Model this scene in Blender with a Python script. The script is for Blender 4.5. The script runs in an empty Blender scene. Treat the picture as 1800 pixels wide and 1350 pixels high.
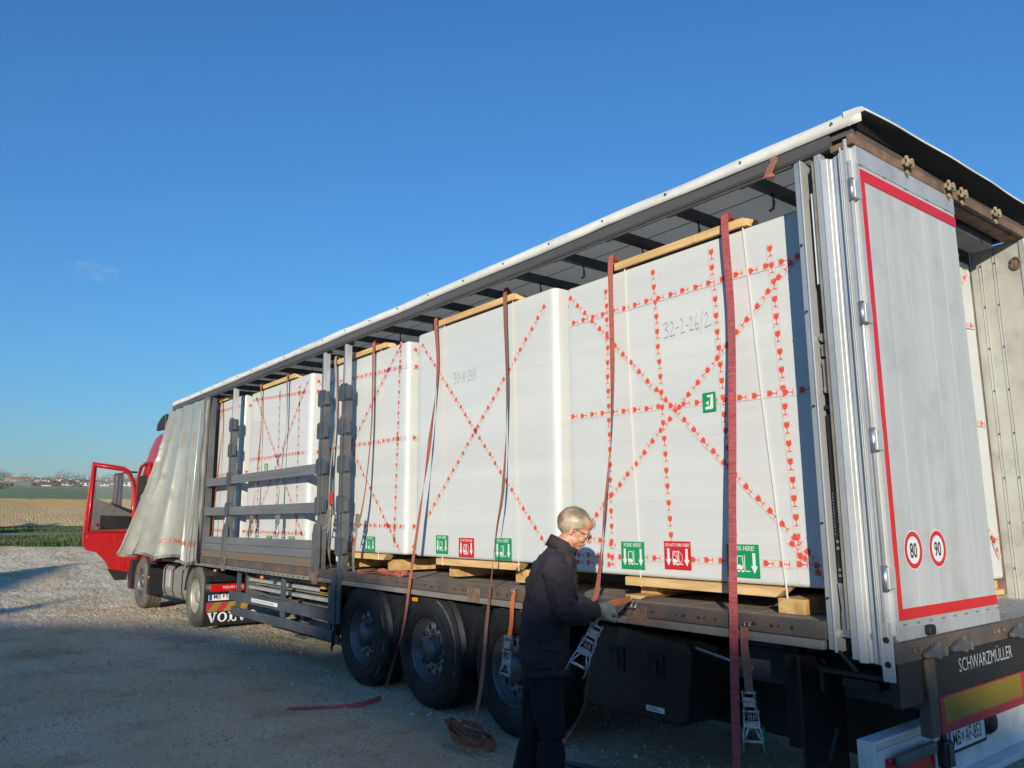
import bpy, math, random
from mathutils import Vector as V, Matrix, noise
R=math.radians
random.seed(7)
S=bpy.context.scene; COL=S.collection
# ---------------------------------------------------------------- camera, sky, sun
CAM=V((2.0632,-4.0352,1.7339)); yaw,pitch,roll=-0.905,0.1714,-0.0076
fw=V((math.cos(pitch)*math.sin(yaw),math.cos(pitch)*math.cos(yaw),math.sin(pitch)))
rt=fw.cross(V((0,0,1))).normalized(); up=rt.cross(fw)
c_,s_=math.cos(roll),math.sin(roll)
rt,up=c_*rt+s_*up,-s_*rt+c_*up
cam=bpy.data.cameras.new('camera'); co=bpy.data.objects.new('camera',cam); COL.objects.link(co)
co.matrix_world=Matrix(((rt.x,up.x,-fw.x,CAM.x),(rt.y,up.y,-fw.y,CAM.y),(rt.z,up.z,-fw.z,CAM.z),(0,0,0,1)))
cam.sensor_width=36; cam.lens=1371.96/1800*36; cam.clip_start=.05; cam.clip_end=9000
S.camera=co
SUN=V((0.70,-0.714,0.0)).normalized(); EL=R(14.3)
sdir=V((SUN.x*math.cos(EL),SUN.y*math.cos(EL),math.sin(EL)))
w=bpy.data.worlds.new('World'); S.world=w; w.use_nodes=True
nt=w.node_tree; bg=nt.nodes['Background']
sky=nt.nodes.new('ShaderNodeTexSky'); sky.sky_type='NISHITA'; sky.sun_disc=False
sky.sun_elevation=EL; sky.sun_rotation=math.atan2(sdir.x,sdir.y); sky.altitude=250
sky.air_density=1.65; sky.dust_density=0.5; sky.ozone_density=10
nt.links.new(sky.outputs[0],bg.inputs[0]); bg.inputs[1].default_value=0.13
sl=bpy.data.lights.new('sun','SUN'); sl.energy=4.0; sl.angle=R(.53); sl.color=(1.0,.915,.75)
so=bpy.data.objects.new('sun',sl); COL.objects.link(so); so.rotation_euler=sdir.to_track_quat('Z','Y').to_euler(); so.location=(10,-20,20)
S.view_settings.view_transform='Standard'; S.view_settings.look='None'; S.view_settings.gamma=1
S.view_settings.exposure=0.45; S.view_settings.use_curve_mapping=False
S.cycles.max_bounces=7; S.cycles.transparent_max_bounces=12; S.cycles.volume_bounces=0
S.cycles.use_denoising=True
# ---------------------------------------------------------------- materials
def new_mat(name):
    m=bpy.data.materials.new(name); m.use_nodes=True
    return m,m.node_tree,m.node_tree.nodes['Principled BSDF']
def mat(name,col,rough=.5,metal=0,col2=None,scale=3.0,stretch=(1,1,1),bump=0,bscale=None,detail=6,lo=.35,hi=.65,rv=0,spec=None,dist=.01,dirt=None,dscale=1.6,damt=.5,coat=0):
    m,t,p=new_mat(name); N=t.nodes; L=t.links
    p.inputs['Roughness'].default_value=rough; p.inputs['Metallic'].default_value=metal
    if coat: p.inputs['Coat Weight'].default_value=coat; p.inputs['Coat Roughness'].default_value=.08
    if spec is not None: p.inputs['Specular IOR Level'].default_value=spec
    tc=N.new('ShaderNodeTexCoord'); mp=N.new('ShaderNodeMapping'); mp.inputs['Scale'].default_value=stretch
    L.new(tc.outputs['Object'],mp.inputs[0])
    last=None
    if col2:
        n=N.new('ShaderNodeTexNoise'); n.inputs['Scale'].default_value=scale; n.inputs['Detail'].default_value=detail
        L.new(mp.outputs[0],n.inputs['Vector'])
        r=N.new('ShaderNodeValToRGB'); r.color_ramp.elements[0].position=lo; r.color_ramp.elements[1].position=hi
        r.color_ramp.elements[0].color=(*col,1); r.color_ramp.elements[1].color=(*col2,1)
        L.new(n.outputs['Fac'],r.inputs[0]); last=r.outputs[0]
        if rv:
            mr=N.new('ShaderNodeMapRange'); mr.inputs['To Min'].default_value=max(rough-rv,.05); mr.inputs['To Max'].default_value=min(rough+rv,1)
            L.new(n.outputs['Fac'],mr.inputs[0]); L.new(mr.outputs[0],p.inputs['Roughness'])
    if dirt:
        n=N.new('ShaderNodeTexNoise'); n.inputs['Scale'].default_value=dscale; n.inputs['Detail'].default_value=10; n.inputs['Roughness'].default_value=.7
        L.new(tc.outputs['Object'],n.inputs['Vector'])
        r=N.new('ShaderNodeValToRGB'); r.color_ramp.elements[0].position=.5; r.color_ramp.elements[1].position=.72
        r.color_ramp.elements[0].color=(0,0,0,1); r.color_ramp.elements[1].color=(damt,)*3+(1,)
        L.new(n.outputs['Fac'],r.inputs[0])
        mx=N.new('ShaderNodeMix'); mx.data_type='RGBA'; L.new(r.outputs[0],mx.inputs[0])
        if last: L.new(last,mx.inputs[6])
        else: mx.inputs[6].default_value=(*col,1)
        mx.inputs[7].default_value=(*dirt,1); last=mx.outputs[2]
    if last: L.new(last,p.inputs['Base Color'])
    else: p.inputs['Base Color'].default_value=(*col,1)
    if bump:
        n=N.new('ShaderNodeTexNoise'); n.inputs['Scale'].default_value=bscale or scale*4; n.inputs['Detail'].default_value=8
        L.new(mp.outputs[0],n.inputs['Vector'])
        b=N.new('ShaderNodeBump'); b.inputs['Strength'].default_value=bump; b.inputs['Distance'].default_value=dist
        L.new(n.outputs['Fac'],b.inputs['Height']); L.new(b.outputs[0],p.inputs['Normal'])
    return m
M={}
M['wrap']=mat('stretch_wrap',(.625,.638,.62),.40,0,(.565,.58,.575),1.0,(.22,.22,3.2),bump=.45,bscale=1.7,dist=.03,lo=.36,hi=.70,detail=4)
def film_lines(m):
    t=m.node_tree; N=t.nodes; L=t.links; p=N['Principled BSDF']; tc=N.new('ShaderNodeTexCoord'); mp=N.new('ShaderNodeMapping')
    mp.inputs['Scale'].default_value=(.55,.55,7); mp.inputs['Rotation'].default_value=(0,.035,0); L.new(tc.outputs['Object'],mp.inputs[0])
    n=N.new('ShaderNodeTexNoise'); n.noise_type='RIDGED_MULTIFRACTAL'; n.inputs['Scale'].default_value=.8; n.inputs['Detail'].default_value=5; L.new(mp.outputs[0],n.inputs['Vector'])
    mr=N.new('ShaderNodeMapRange'); mr.inputs['From Min'].default_value=1.2; mr.inputs['From Max'].default_value=2.3; L.new(n.outputs['Fac'],mr.inputs[0])
    old=p.inputs['Normal'].links[0].from_socket; b=N.new('ShaderNodeBump'); b.inputs['Strength'].default_value=.9; b.inputs['Distance'].default_value=.016
    oc=p.inputs['Base Color'].links[0].from_socket; mu=N.new('ShaderNodeMix'); mu.data_type='RGBA'; mu.blend_type='MULTIPLY'; sc=N.new('ShaderNodeMath'); sc.operation='MULTIPLY'; sc.inputs[1].default_value=.45; L.new(mr.outputs[0],sc.inputs[0]); L.new(sc.outputs[0],mu.inputs[0]); L.new(oc,mu.inputs[6]); mu.inputs[7].default_value=(.72,.75,.78,1); L.new(mu.outputs[2],p.inputs['Base Color'])  # shading of the film wrinkles multiplied into the base colour
    L.new(mr.outputs[0],b.inputs['Height']); L.new(old,b.inputs['Normal']); L.new(b.outputs[0],p.inputs['Normal'])
    p.inputs['Coat Weight'].default_value=.25; p.inputs['Coat Roughness'].default_value=.18; L.new(b.outputs[0],p.inputs['Coat Normal'])
film_lines(M['wrap'])
M['tape']=mat('tape_film',(.63,.615,.595),.25)
M['tred']=mat('tape_print_red',(.70,.085,.05),.35)
M['tredo']=mat('tape_print_outline',(.62,.42,.38),.35)
M['lgreen']=mat('label_green',(.01,.28,.10),.3)
M['lred']=mat('label_red',(.55,.02,.03),.3)
M['lwhite']=mat('label_white',(.72,.73,.73),.3)
M['ink']=mat('pen_ink',(.30,.31,.32),.5)
M['pine']=mat('pine_wood',(.72,.50,.24),.7,0,(.55,.34,.14),2.5,(1,9,9),bump=.3,bscale=9)
M['pine_end']=mat('pine_end_grain',(.62,.42,.18),.8,0,(.42,.25,.09),14,(1,1,1),bump=.4)
M['alu']=mat('aluminium',(.58,.59,.59),.38,.4,(.47,.48,.49),2.0,(2,2,.4),bump=.08,bscale=9,rv=.12,dirt=(.22,.20,.18),dscale=3,damt=.35)
M['alud']=mat('brushed_door_panel',(.50,.51,.50),.5,.06,(.44,.45,.445),1.6,(1,5,.35),bump=.12,bscale=4,rv=.1,dirt=(.30,.31,.31),dscale=2.2,damt=.6)
M['alupanel']=mat('scratched_panel',(.46,.46,.42),.55,.15,(.38,.37,.33),3,(1,1.5,.7),bump=.5,bscale=7,dirt=(.12,.11,.1),dscale=4,damt=.5)
M['zinc']=mat('zinc_hardware',(.50,.51,.53),.38,.8,(.35,.36,.38),20,bump=.2)
M['steel']=mat('grey_painted_steel',(.075,.082,.09),.5,.1,(.115,.12,.125),4,bump=.15,bscale=30,dirt=(.17,.13,.09),dscale=5,damt=.6)
M['steelb']=mat('blue_grey_painted_steel',(.055,.066,.085),.5,.1,(.08,.09,.11),4,bump=.1,dirt=(.16,.13,.10),dscale=4,damt=.5)
M['rust']=mat('rusty_steel',(.24,.15,.10),.85,.05,(.12,.08,.06),9,bump=.5,bscale=40)
M['rustpaint']=mat('worn_rusty_paint',(.085,.075,.068),.75,.1,(.16,.10,.07),5,bump=.4,bscale=30,lo=.4,hi=.7)
M['keeper']=mat('pale_rusty_casting',(.40,.33,.24),.8,0,(.24,.17,.11),12,bump=.3)
M['black']=mat('black_steel',(.007,.007,.008),.6,.05,(.012,.012,.013),5,bump=.15,dirt=(.035,.03,.026),dscale=3,damt=.35)
M['plastic']=mat('black_plastic',(.009,.009,.010),.5,0,(.015,.015,.016),3,dirt=(.05,.045,.04),dscale=2.5,damt=.4)
M['rail']=mat('roof_rail_grey',(.085,.08,.082),.5,.15,(.12,.11,.105),1.5,(.5,3,3),bump=.1)
M['tarp']=mat('roof_tarpaulin',(.78,.77,.72),.55,0,(.64,.62,.56),2.0,(.6,2,3),bump=.4,bscale=5,dirt=(.35,.33,.28),dscale=3,damt=.5)
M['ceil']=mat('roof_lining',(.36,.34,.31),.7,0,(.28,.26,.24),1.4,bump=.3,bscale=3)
M['curtain']=mat('silver_pvc_curtain',(.53,.525,.47),.27,.5,(.44,.435,.39),1.4,(1,1,.6),bump=.25,bscale=6,dirt=(.22,.20,.16),dscale=2.5,damt=.55)
M['curtaing']=mat('grey_pvc_edge',(.17,.165,.15),.5,.1,(.11,.105,.095),3,bump=.3)
M['cred']=mat('faded_red_print',(.52,.14,.09),.6)
M['rubber']=mat('tyre_rubber',(.009,.009,.010),.7,0,(.015,.015,.015),5,bump=.25,bscale=60,dirt=(.06,.055,.045),dscale=3,damt=.45)
M['scuff']=mat('scuffed_tyre_edge',(.14,.13,.11),.9,0,(.012,.012,.012),7,lo=.44,hi=.52)
M['rimdisc']=mat('rim_disc_paint',(.32,.33,.36),.45,.3,(.20,.20,.22),8,dirt=(.08,.07,.06),dscale=7,damt=.7)
M['rubdust']=mat('dusty_tyre',(.075,.07,.06),.85,0,(.13,.12,.10),4,bump=.25,bscale=50)
M['rim']=mat('dark_wheel_rim',(.10,.105,.12),.45,.5,(.16,.165,.18),6,dirt=(.05,.045,.04),dscale=8,damt=.8)
M['riml']=mat('dusty_light_rim',(.42,.40,.34),.5,.3,(.30,.28,.23),5)
M['chrome']=mat('chrome_caps',(.9,.88,.84),.12,1)
M['deck']=mat('deck_plywood',(.23,.19,.145),.8,0,(.32,.28,.22),3,(.6,6,6),bump=.4,bscale=12,dirt=(.10,.085,.07),dscale=2,damt=.7)
M['board']=mat('grey_aluminium_sideboard',(.17,.175,.185),.5,.3,(.22,.22,.225),2,(.4,3,6),bump=.15,dirt=(.20,.14,.09),dscale=3,damt=.4)
M['boardr']=mat('rusty_sideboard',(.20,.13,.08),.7,.1,(.15,.14,.13),2.5,(.7,3,3),bump=.3,lo=.4,hi=.62)
M['sill']=mat('worn_side_rail',(.20,.195,.18),.6,.2,(.28,.26,.22),3,(.4,4,4),bump=.3,dirt=(.18,.10,.06),dscale=2.2,damt=.8)
M['red']=mat('red_cab_paint',(.42,.010,.014),.35,0,(.38,.010,.014),2,coat=.15)
M['redin']=mat('red_door_inside',(.42,.008,.010),.4,0,(.34,.008,.010),3,coat=.2)
M['trim']=mat('grey_door_trim',(.13,.125,.115),.7,0,(.10,.095,.09),8,bump=.2)
M['tank']=mat('dusty_tank',(.22,.205,.18),.6,.2,(.30,.28,.24),2,bump=.15,dirt=(.15,.135,.11),dscale=2,damt=.7)
M['redm']=mat('red_reflective_tape',(.52,.012,.015),.35,0,(.62,.02,.02),1.2,(1,1,2))
M['refl_y']=mat('yellow_reflective_sheet',(.30,.22,.025),.6,0,(.24,.17,.02),2)
M['refl_r']=mat('red_reflective_sheet',(.42,.03,.05),.5,0,(.36,.03,.045),5)
M['white']=mat('white_painted_metal',(.72,.73,.73),.4,0,(.62,.63,.62),3,dirt=(.35,.33,.30),dscale=4,damt=.5)
M['yellow']=mat('yellow_plastic',(.75,.42,.01),.5,0,(.6,.34,.02),6)
M['plateblue']=mat('plate_blue',(.01,.08,.40),.4)
M['blackink']=mat('black_lettering',(.015,.015,.018),.5)
M['amber']=mat('amber_lens',(.85,.28,.01),.25)
M['redlens']=mat('red_lens',(.50,.01,.01),.2,coat=.5)
M['strap']=mat('orange_red_webbing',(.50,.15,.10),.85,0,(.38,.10,.07),5,(3,3,18),bump=.5,bscale=9,dist=.003,detail=2,dirt=(.26,.13,.10),dscale=3,damt=.5)
M['strapr']=mat('crimson_webbing',(.47,.10,.105),.85,0,(.33,.065,.075),4.5,(3,3,22),bump=.6,bscale=9,dist=.003,lo=.42,hi=.60,detail=2,dirt=(.22,.10,.09),dscale=3,damt=.4)
M['straph']=mat('brown_webbing',(.33,.15,.10),.85,0,(.24,.10,.065),6,(3,3,18),bump=.5,bscale=120,dist=.002)
M['strapo']=mat('orange_webbing',(.62,.18,.05),.8,0,(.5,.13,.04),30,(3,3,18),bump=.5,bscale=120,dist=.002)
M['strapg']=mat('sun_bleached_webbing',(.42,.36,.27),.85,0,(.34,.28,.20),30,(3,3,18),bump=.5,bscale=120,dist=.002)
M['strapd']=mat('olive_webbing',(.20,.17,.12),.85,0,(.27,.20,.13),30,(3,3,18),bump=.5,bscale=120,dist=.002)
M['plstrap']=mat('white_plastic_strap',(.72,.71,.66),.3)
M['cloth']=mat('navy_work_jacket',(.024,.021,.026),.85,0,(.040,.035,.040),3,bump=.5,bscale=9,dist=.012,spec=.25)
M['cloth2']=mat('dark_work_trousers',(.010,.011,.016),.9,0,(.016,.017,.022),3,bump=.5,bscale=8,dist=.012,spec=.2)
M['cuff']=mat('maroon_knit_cuff',(.13,.03,.04),.9,bump=.4,bscale=80)
M['glove']=mat('grey_leather_glove',(.26,.25,.22),.8,0,(.17,.165,.15),12,bump=.5,bscale=40,dist=.004)
M['skin']=mat('skin',(.56,.27,.165),.5,0,(.50,.22,.14),14,bump=.25,bscale=60,dist=.002)
M['skin'].node_tree.nodes['Principled BSDF'].inputs['Subsurface Weight'].default_value=.12
M['skin'].node_tree.nodes['Principled BSDF'].inputs['Subsurface Scale'].default_value=.01
M['hair']=mat('grey_blond_hair',(.62,.50,.35),.5,0,(.33,.25,.17),16,(1,1,1),lo=.4,hi=.6)
M['frame']=mat('dark_spectacle_frame',(.03,.012,.01),.25)
M['boot']=mat('black_boot',(.02,.02,.02),.5)
M['dark']=mat('dark_void_shade',(.012,.012,.014),.8)  # near-black colour standing in for shade inside holes and openings
def translucent(m,amt):
    t=m.node_tree; p=t.nodes['Principled BSDF']; o=t.nodes['Material Output']; tr=t.nodes.new('ShaderNodeBsdfTranslucent'); mx=t.nodes.new('ShaderNodeMixShader'); mx.inputs[0].default_value=amt
    tr.inputs[0].default_value=(.80,.76,.68,1); t.links.new(p.outputs[0],mx.inputs[1]); t.links.new(tr.outputs[0],mx.inputs[2]); t.links.new(mx.outputs[0],o.inputs[0])
M['tarpthin']=mat('thin_roof_tarpaulin',(.70,.69,.64),.6,0,(.60,.58,.53),2.0)
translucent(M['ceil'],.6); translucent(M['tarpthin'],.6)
M['dimwhite']=mat('dull_white_lettering',(.42,.43,.43),.5)
def glass(name,col=(.9,.95,.95),a=.04):
    m,t,p=new_mat(name); p.inputs['Base Color'].default_value=(*col,1); p.inputs['Roughness'].default_value=.03
    p.inputs['Alpha'].default_value=a; p.inputs['Specular IOR Level'].default_value=.8; return m
M['glass']=glass('clear_glass'); M['glassd']=glass('tinted_glass',(.05,.06,.07),.85)
# ---------------------------------------------------------------- mesh builder
class MB:
    def __init__(s): s.v=[]; s.f=[]; s.m=[]; s.sm=[]
    def add(s,vs,fs,m=0,sm=False):
        b=len(s.v); s.v+= [tuple(v) for v in vs]; s.f+=[tuple(i+b for i in f) for f in fs]
        s.m+=[m]*len(fs); s.sm+=[sm]*len(fs); return s
    def poly(s,pts,m=0): return s.add(pts,[range(len(pts))],m)
    def box(s,x0,x1,y0,y1,z0,z1,m=0):
        v=[(x,y,z) for x in (x0,x1) for y in (y0,y1) for z in (z0,z1)]
        return s.add(v,[(0,1,3,2),(4,6,7,5),(0,4,5,1),(2,3,7,6),(0,2,6,4),(1,5,7,3)],m)
    def obox(s,c,ax,h,m=0):
        c=V(c); a=[V(q).normalized() for q in ax]
        v=[c+a[0]*(h[0]*i)+a[1]*(h[1]*j)+a[2]*(h[2]*k) for i in (-1,1) for j in (-1,1) for k in (-1,1)]
        return s.add(v,[(0,1,3,2),(4,6,7,5),(0,4,5,1),(2,3,7,6),(0,2,6,4),(1,5,7,3)],m)
    def beam(s,p0,p1,w,h,m=0,upv=(0,0,1)):
        p0=V(p0);p1=V(p1); d=(p1-p0); L=d.length; d.normalize(); sd=d.cross(V(upv))
        if sd.length<1e-4: sd=d.cross(V((1,0,0)))
        sd.normalize(); u=sd.cross(d)
        return s.obox((p0+p1)/2,(d,sd,u),(L/2,w/2,h/2),m)
    def rings(s,rs,m=0,cap=True,sm=True,closed=False):
        n=len(rs[0]); b=len(s.v)
        for r in rs: s.v+=[tuple(p) for p in r]
        fs=[]; k=len(rs)
        for i in range(k if closed else k-1):
            i2=(i+1)%k
            for j in range(n):
                j2=(j+1)%n; fs.append((b+i*n+j,b+i*n+j2,b+i2*n+j2,b+i2*n+j))
        s.f+=fs; s.m+=[m]*len(fs); s.sm+=[sm]*len(fs)
        if cap and not closed:
            s.f+=[tuple(b+j for j in reversed(range(n))),tuple(b+(k-1)*n+j for j in range(n))]; s.m+=[m]*2; s.sm+=[False]*2
        return s
    def tube(s,path,r,seg=8,m=0,cap=True,ry=None,upv=(0,0,1)):
        P=[V(p) for p in path]; rs=[]
        for i,p in enumerate(P):
            t=(P[min(i+1,len(P)-1)]-P[max(i-1,0)]).normalized()
            a=t.cross(V(upv))
            if a.length<1e-3: a=t.cross(V((1,0,0)))
            a.normalize(); b=t.cross(a)
            rr=r[i] if isinstance(r,(list,tuple)) else r
            rb=rr if ry is None else (ry[i] if isinstance(ry,(list,tuple)) else ry)
            rs.append([p+a*(rr*math.cos(2*math.pi*k/seg))+b*(rb*math.sin(2*math.pi*k/seg)) for k in range(seg)])
        return s.rings(rs,m,cap)
    def cyl(s,p0,p1,r,seg=16,m=0): return s.tube([p0,p1],r,seg,m)
    def lathe(s,prof,o,ax,seg=32,m=0,closed=False,sm=True,cap=True):
        o=V(o); ax=V(ax).normalized(); a=ax.cross(V((0,0,1)))
        if a.length<1e-3: a=ax.cross(V((1,0,0)))
        a.normalize(); b=ax.cross(a)
        rs=[[o+ax*h+(a*math.cos(2*math.pi*k/seg)+b*math.sin(2*math.pi*k/seg))*r for k in range(seg)] for r,h in prof]
        return s.rings(rs,m,cap,sm,closed)
    def ell(s,c,r,seg=14,n=9,m=0,rot=None):
        rs=[]
        for i in range(n):
            th=math.pi*(i+.35)/(n-.3); rr=math.sin(th); zz=-math.cos(th); ring=[]
            for k in range(seg):
                p=V((r[0]*rr*math.cos(2*math.pi*k/seg),r[1]*rr*math.sin(2*math.pi*k/seg),r[2]*zz))
                if rot: p=rot@p
                ring.append(V(c)+p)
            rs.append(ring)
        return s.rings(rs,m)
    def prism(s,pts,ex,m=0):
        P=[V(p) for p in pts]; e=V(ex); n=len(P)
        return s.add(P+[p+e for p in P],[tuple(reversed(range(n))),tuple(range(n,2*n))]+[(i,(i+1)%n,(i+1)%n+n,i+n) for i in range(n)],m)
    def ribbon(s,path,w,wd=(1,0,0),t=.003,m=0):
        P=[V(p) for p in path]; wd=V(wd).normalized(); rs=[]
        for i,p in enumerate(P):
            tg=(P[min(i+1,len(P)-1)]-P[max(i-1,0)]).normalized()
            a=(wd-tg*wd.dot(tg)).normalized(); nn=tg.cross(a)
            ww=w[i] if isinstance(w,(list,tuple)) else w
            rs.append([p-a*ww/2-nn*t/2,p+a*ww/2-nn*t/2,p+a*ww/2+nn*t/2,p-a*ww/2+nn*t/2])
        return s.rings(rs,m,True,False)
    def build(s,name,mats,parent=None,kind=None,bevel=0,seg=2,recalc=True):
        me=bpy.data.meshes.new(name); me.from_pydata(s.v,[],s.f)
        for q in (mats if isinstance(mats,(list,tuple)) else [mats]): me.materials.append(M[q] if isinstance(q,str) else q)
        me.polygons.foreach_set('material_index',s.m); me.polygons.foreach_set('use_smooth',s.sm); me.update()
        if recalc:
            import bmesh
            bm=bmesh.new(); bm.from_mesh(me); bmesh.ops.recalc_face_normals(bm,faces=bm.faces); bm.to_mesh(me); bm.free()
        o=bpy.data.objects.new(name,me); COL.objects.link(o)
        if parent:
            o.parent=parent; o.matrix_parent_inverse=Matrix.Translation(-WL(parent))
        if kind: o['kind']=kind
        if bevel:
            b=o.modifiers.new('b','BEVEL'); b.width=bevel; b.segments=seg; b.limit_method='ANGLE'; b.angle_limit=R(40); b.harden_normals=False
        return o
BASE={}
def WL(o):
    p=V((0,0,0))
    # parents are unrotated empties at a base point, or meshes that sit at the world origin
    return V(BASE.get(o.name,(0,0,0)))
def thing(name,label,cat,loc,group=None):
    o=bpy.data.objects.new(name,None); o.empty_display_size=.2; COL.objects.link(o); o.location=loc
    BASE[o.name]=tuple(loc); o['label']=label; o['category']=cat
    if group: o['group']=group
    return o
def tag(o,label,cat,group=None):
    o['label']=label; o['category']=cat
    if group: o['group']=group
    return o
def clone(o,parent=None):
    c=o.copy(); COL.objects.link(c); c.parent=parent
    for ch in list(o.children):
        if ch.name!=c.name: clone(ch,c)
    return c
# flat lettering as mesh: returns 2D verts and faces
_tc={}
def text2d(txt,size=1,sx=1,bold=0,align='LEFT'):
    key=(txt,bold,align)
    if key not in _tc:
        cu=bpy.data.curves.new('t','FONT'); cu.body=txt; cu.size=1; cu.offset=bold; cu.align_x=align; cu.resolution_u=2
        ob=bpy.data.objects.new('t',cu); COL.objects.link(ob)
        me=bpy.data.meshes.new_from_object(ob.evaluated_get(bpy.context.evaluated_depsgraph_get()))
        _tc[key]=([(v.co.x,v.co.y) for v in me.vertices],[tuple(p.vertices) for p in me.polygons])
        bpy.data.objects.remove(ob); bpy.data.curves.remove(cu); bpy.data.meshes.remove(me)
    v,f=_tc[key]
    return [(x*size*sx,y*size) for x,y in v],f
def put_text(mb,txt,o,ux,uy,size,m=0,sx=1,bold=0,align='LEFT'):
    v,f=text2d(txt,size,sx,bold,align); o=V(o); ux=V(ux); uy=V(uy)
    mb.add([o+ux*x+uy*y for x,y in v],f,m)
X=V((1,0,0)); Y=V((0,1,0)); Z=V((0,0,1))
def strokes(mb,lines,o,ux,uy,w,m=0):
    o=V(o); ux=V(ux); uy=V(uy)
    for ln in lines:
        for a,b in zip(ln,ln[1:]):
            a=V(a).to_2d(); b=V(b).to_2d(); d=(b-a)
            if d.length<1e-6: continue
            n=V((-d.y,d.x)).normalized()*w/2; e=d.normalized()*w*.3
            mb.poly([o+ux*p.x+uy*p.y for p in (a-e-n,b+e-n,b+e+n,a-e+n)],m)
# ---------------------------------------------------------------- terrain (polar sheets about the yard)
PR=[(0,0),(20,0),(30,.35),(45,1.05),(80,1.35),(150,4.2),(250,7.84),(300,10.4),(480,19.3),(600,25.3),(900,40.7),(1200,56.6),(1450,63),(2200,60),(3800,30)]
def prof(r):
    for (a,za),(b,zb) in zip(PR,PR[1:]):
        if r<=b:
            t=(r-a)/(b-a); return za+(zb-za)*t
    return PR[-1][1]
def sst(a,b,x): t=max(0,min(1,(x-a)/(b-a))); return t*t*(3-2*t)
def wgt(az):      # az in degrees, 0 = +Y, 90 = -X
    return .12+.88*sst(40,66,az)*(1-sst(118,150,az))
def hgt(r,az):
    z=prof(r)*wgt(az)
    if r>360: z+=noise.noise((r*.004*math.cos(R(az)),r*.004*math.sin(R(az)),3.1))*min(1,(r-360)/400)*2.2
    return z
def pol(r,az): return (CAM.x-r*math.sin(R(az)),CAM.y+r*math.cos(R(az)))
def pz(r,az,dz=0):
    x,y=pol(r,az); return V((x,y,hgt(r,az)+dz))
def yard_edge(az):
    n=noise.noise((az*.35,0,0))*1.6+noise.noise((az*1.7,5,0))*.6
    if az<0 or az>=112: return 62+n*2
    far=39.0-(84.7-min(az,95))*.15+n*.9
    if az>88: far=45+(az-88)*.3+n
    near=(6.4+4.03+n*.3)/max(.06,math.cos(R(az)))
    return min(far,near) if az<90 else far
def sheet(name,r0f,r1f,nr,mats,azs,lift=0,mf=None,jit=None,pw=1):
    mb=MB(); n=len(azs); vs=[]
    for az in azs:
        a,b=r0f(az),r1f(az)
        for i in range(nr+1):
            r=a+(b-a)*(i/nr)**pw; x,y=pol(r,az); vs.append((x,y,hgt(r,az)+lift+(jit(r,az,i/nr) if jit else 0)))
    fs=[];ms=[]
    for j in range(n-1):
        for i in range(nr):
            fs.append((j*(nr+1)+i,j*(nr+1)+i+1,(j+1)*(nr+1)+i+1,(j+1)*(nr+1)+i))
            ms.append(mf(j,i) if mf else 0)
    mb.add(vs,fs,0,True); mb.m=ms
    return mb.build(name,mats,None,'structure')
AZ=[]; a=-180.0
while a<180: AZ.append(a); a+= .35 if 60<a<100 else (.8 if 0<a<=60 else 3)
AZ.append(180.0)
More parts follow.
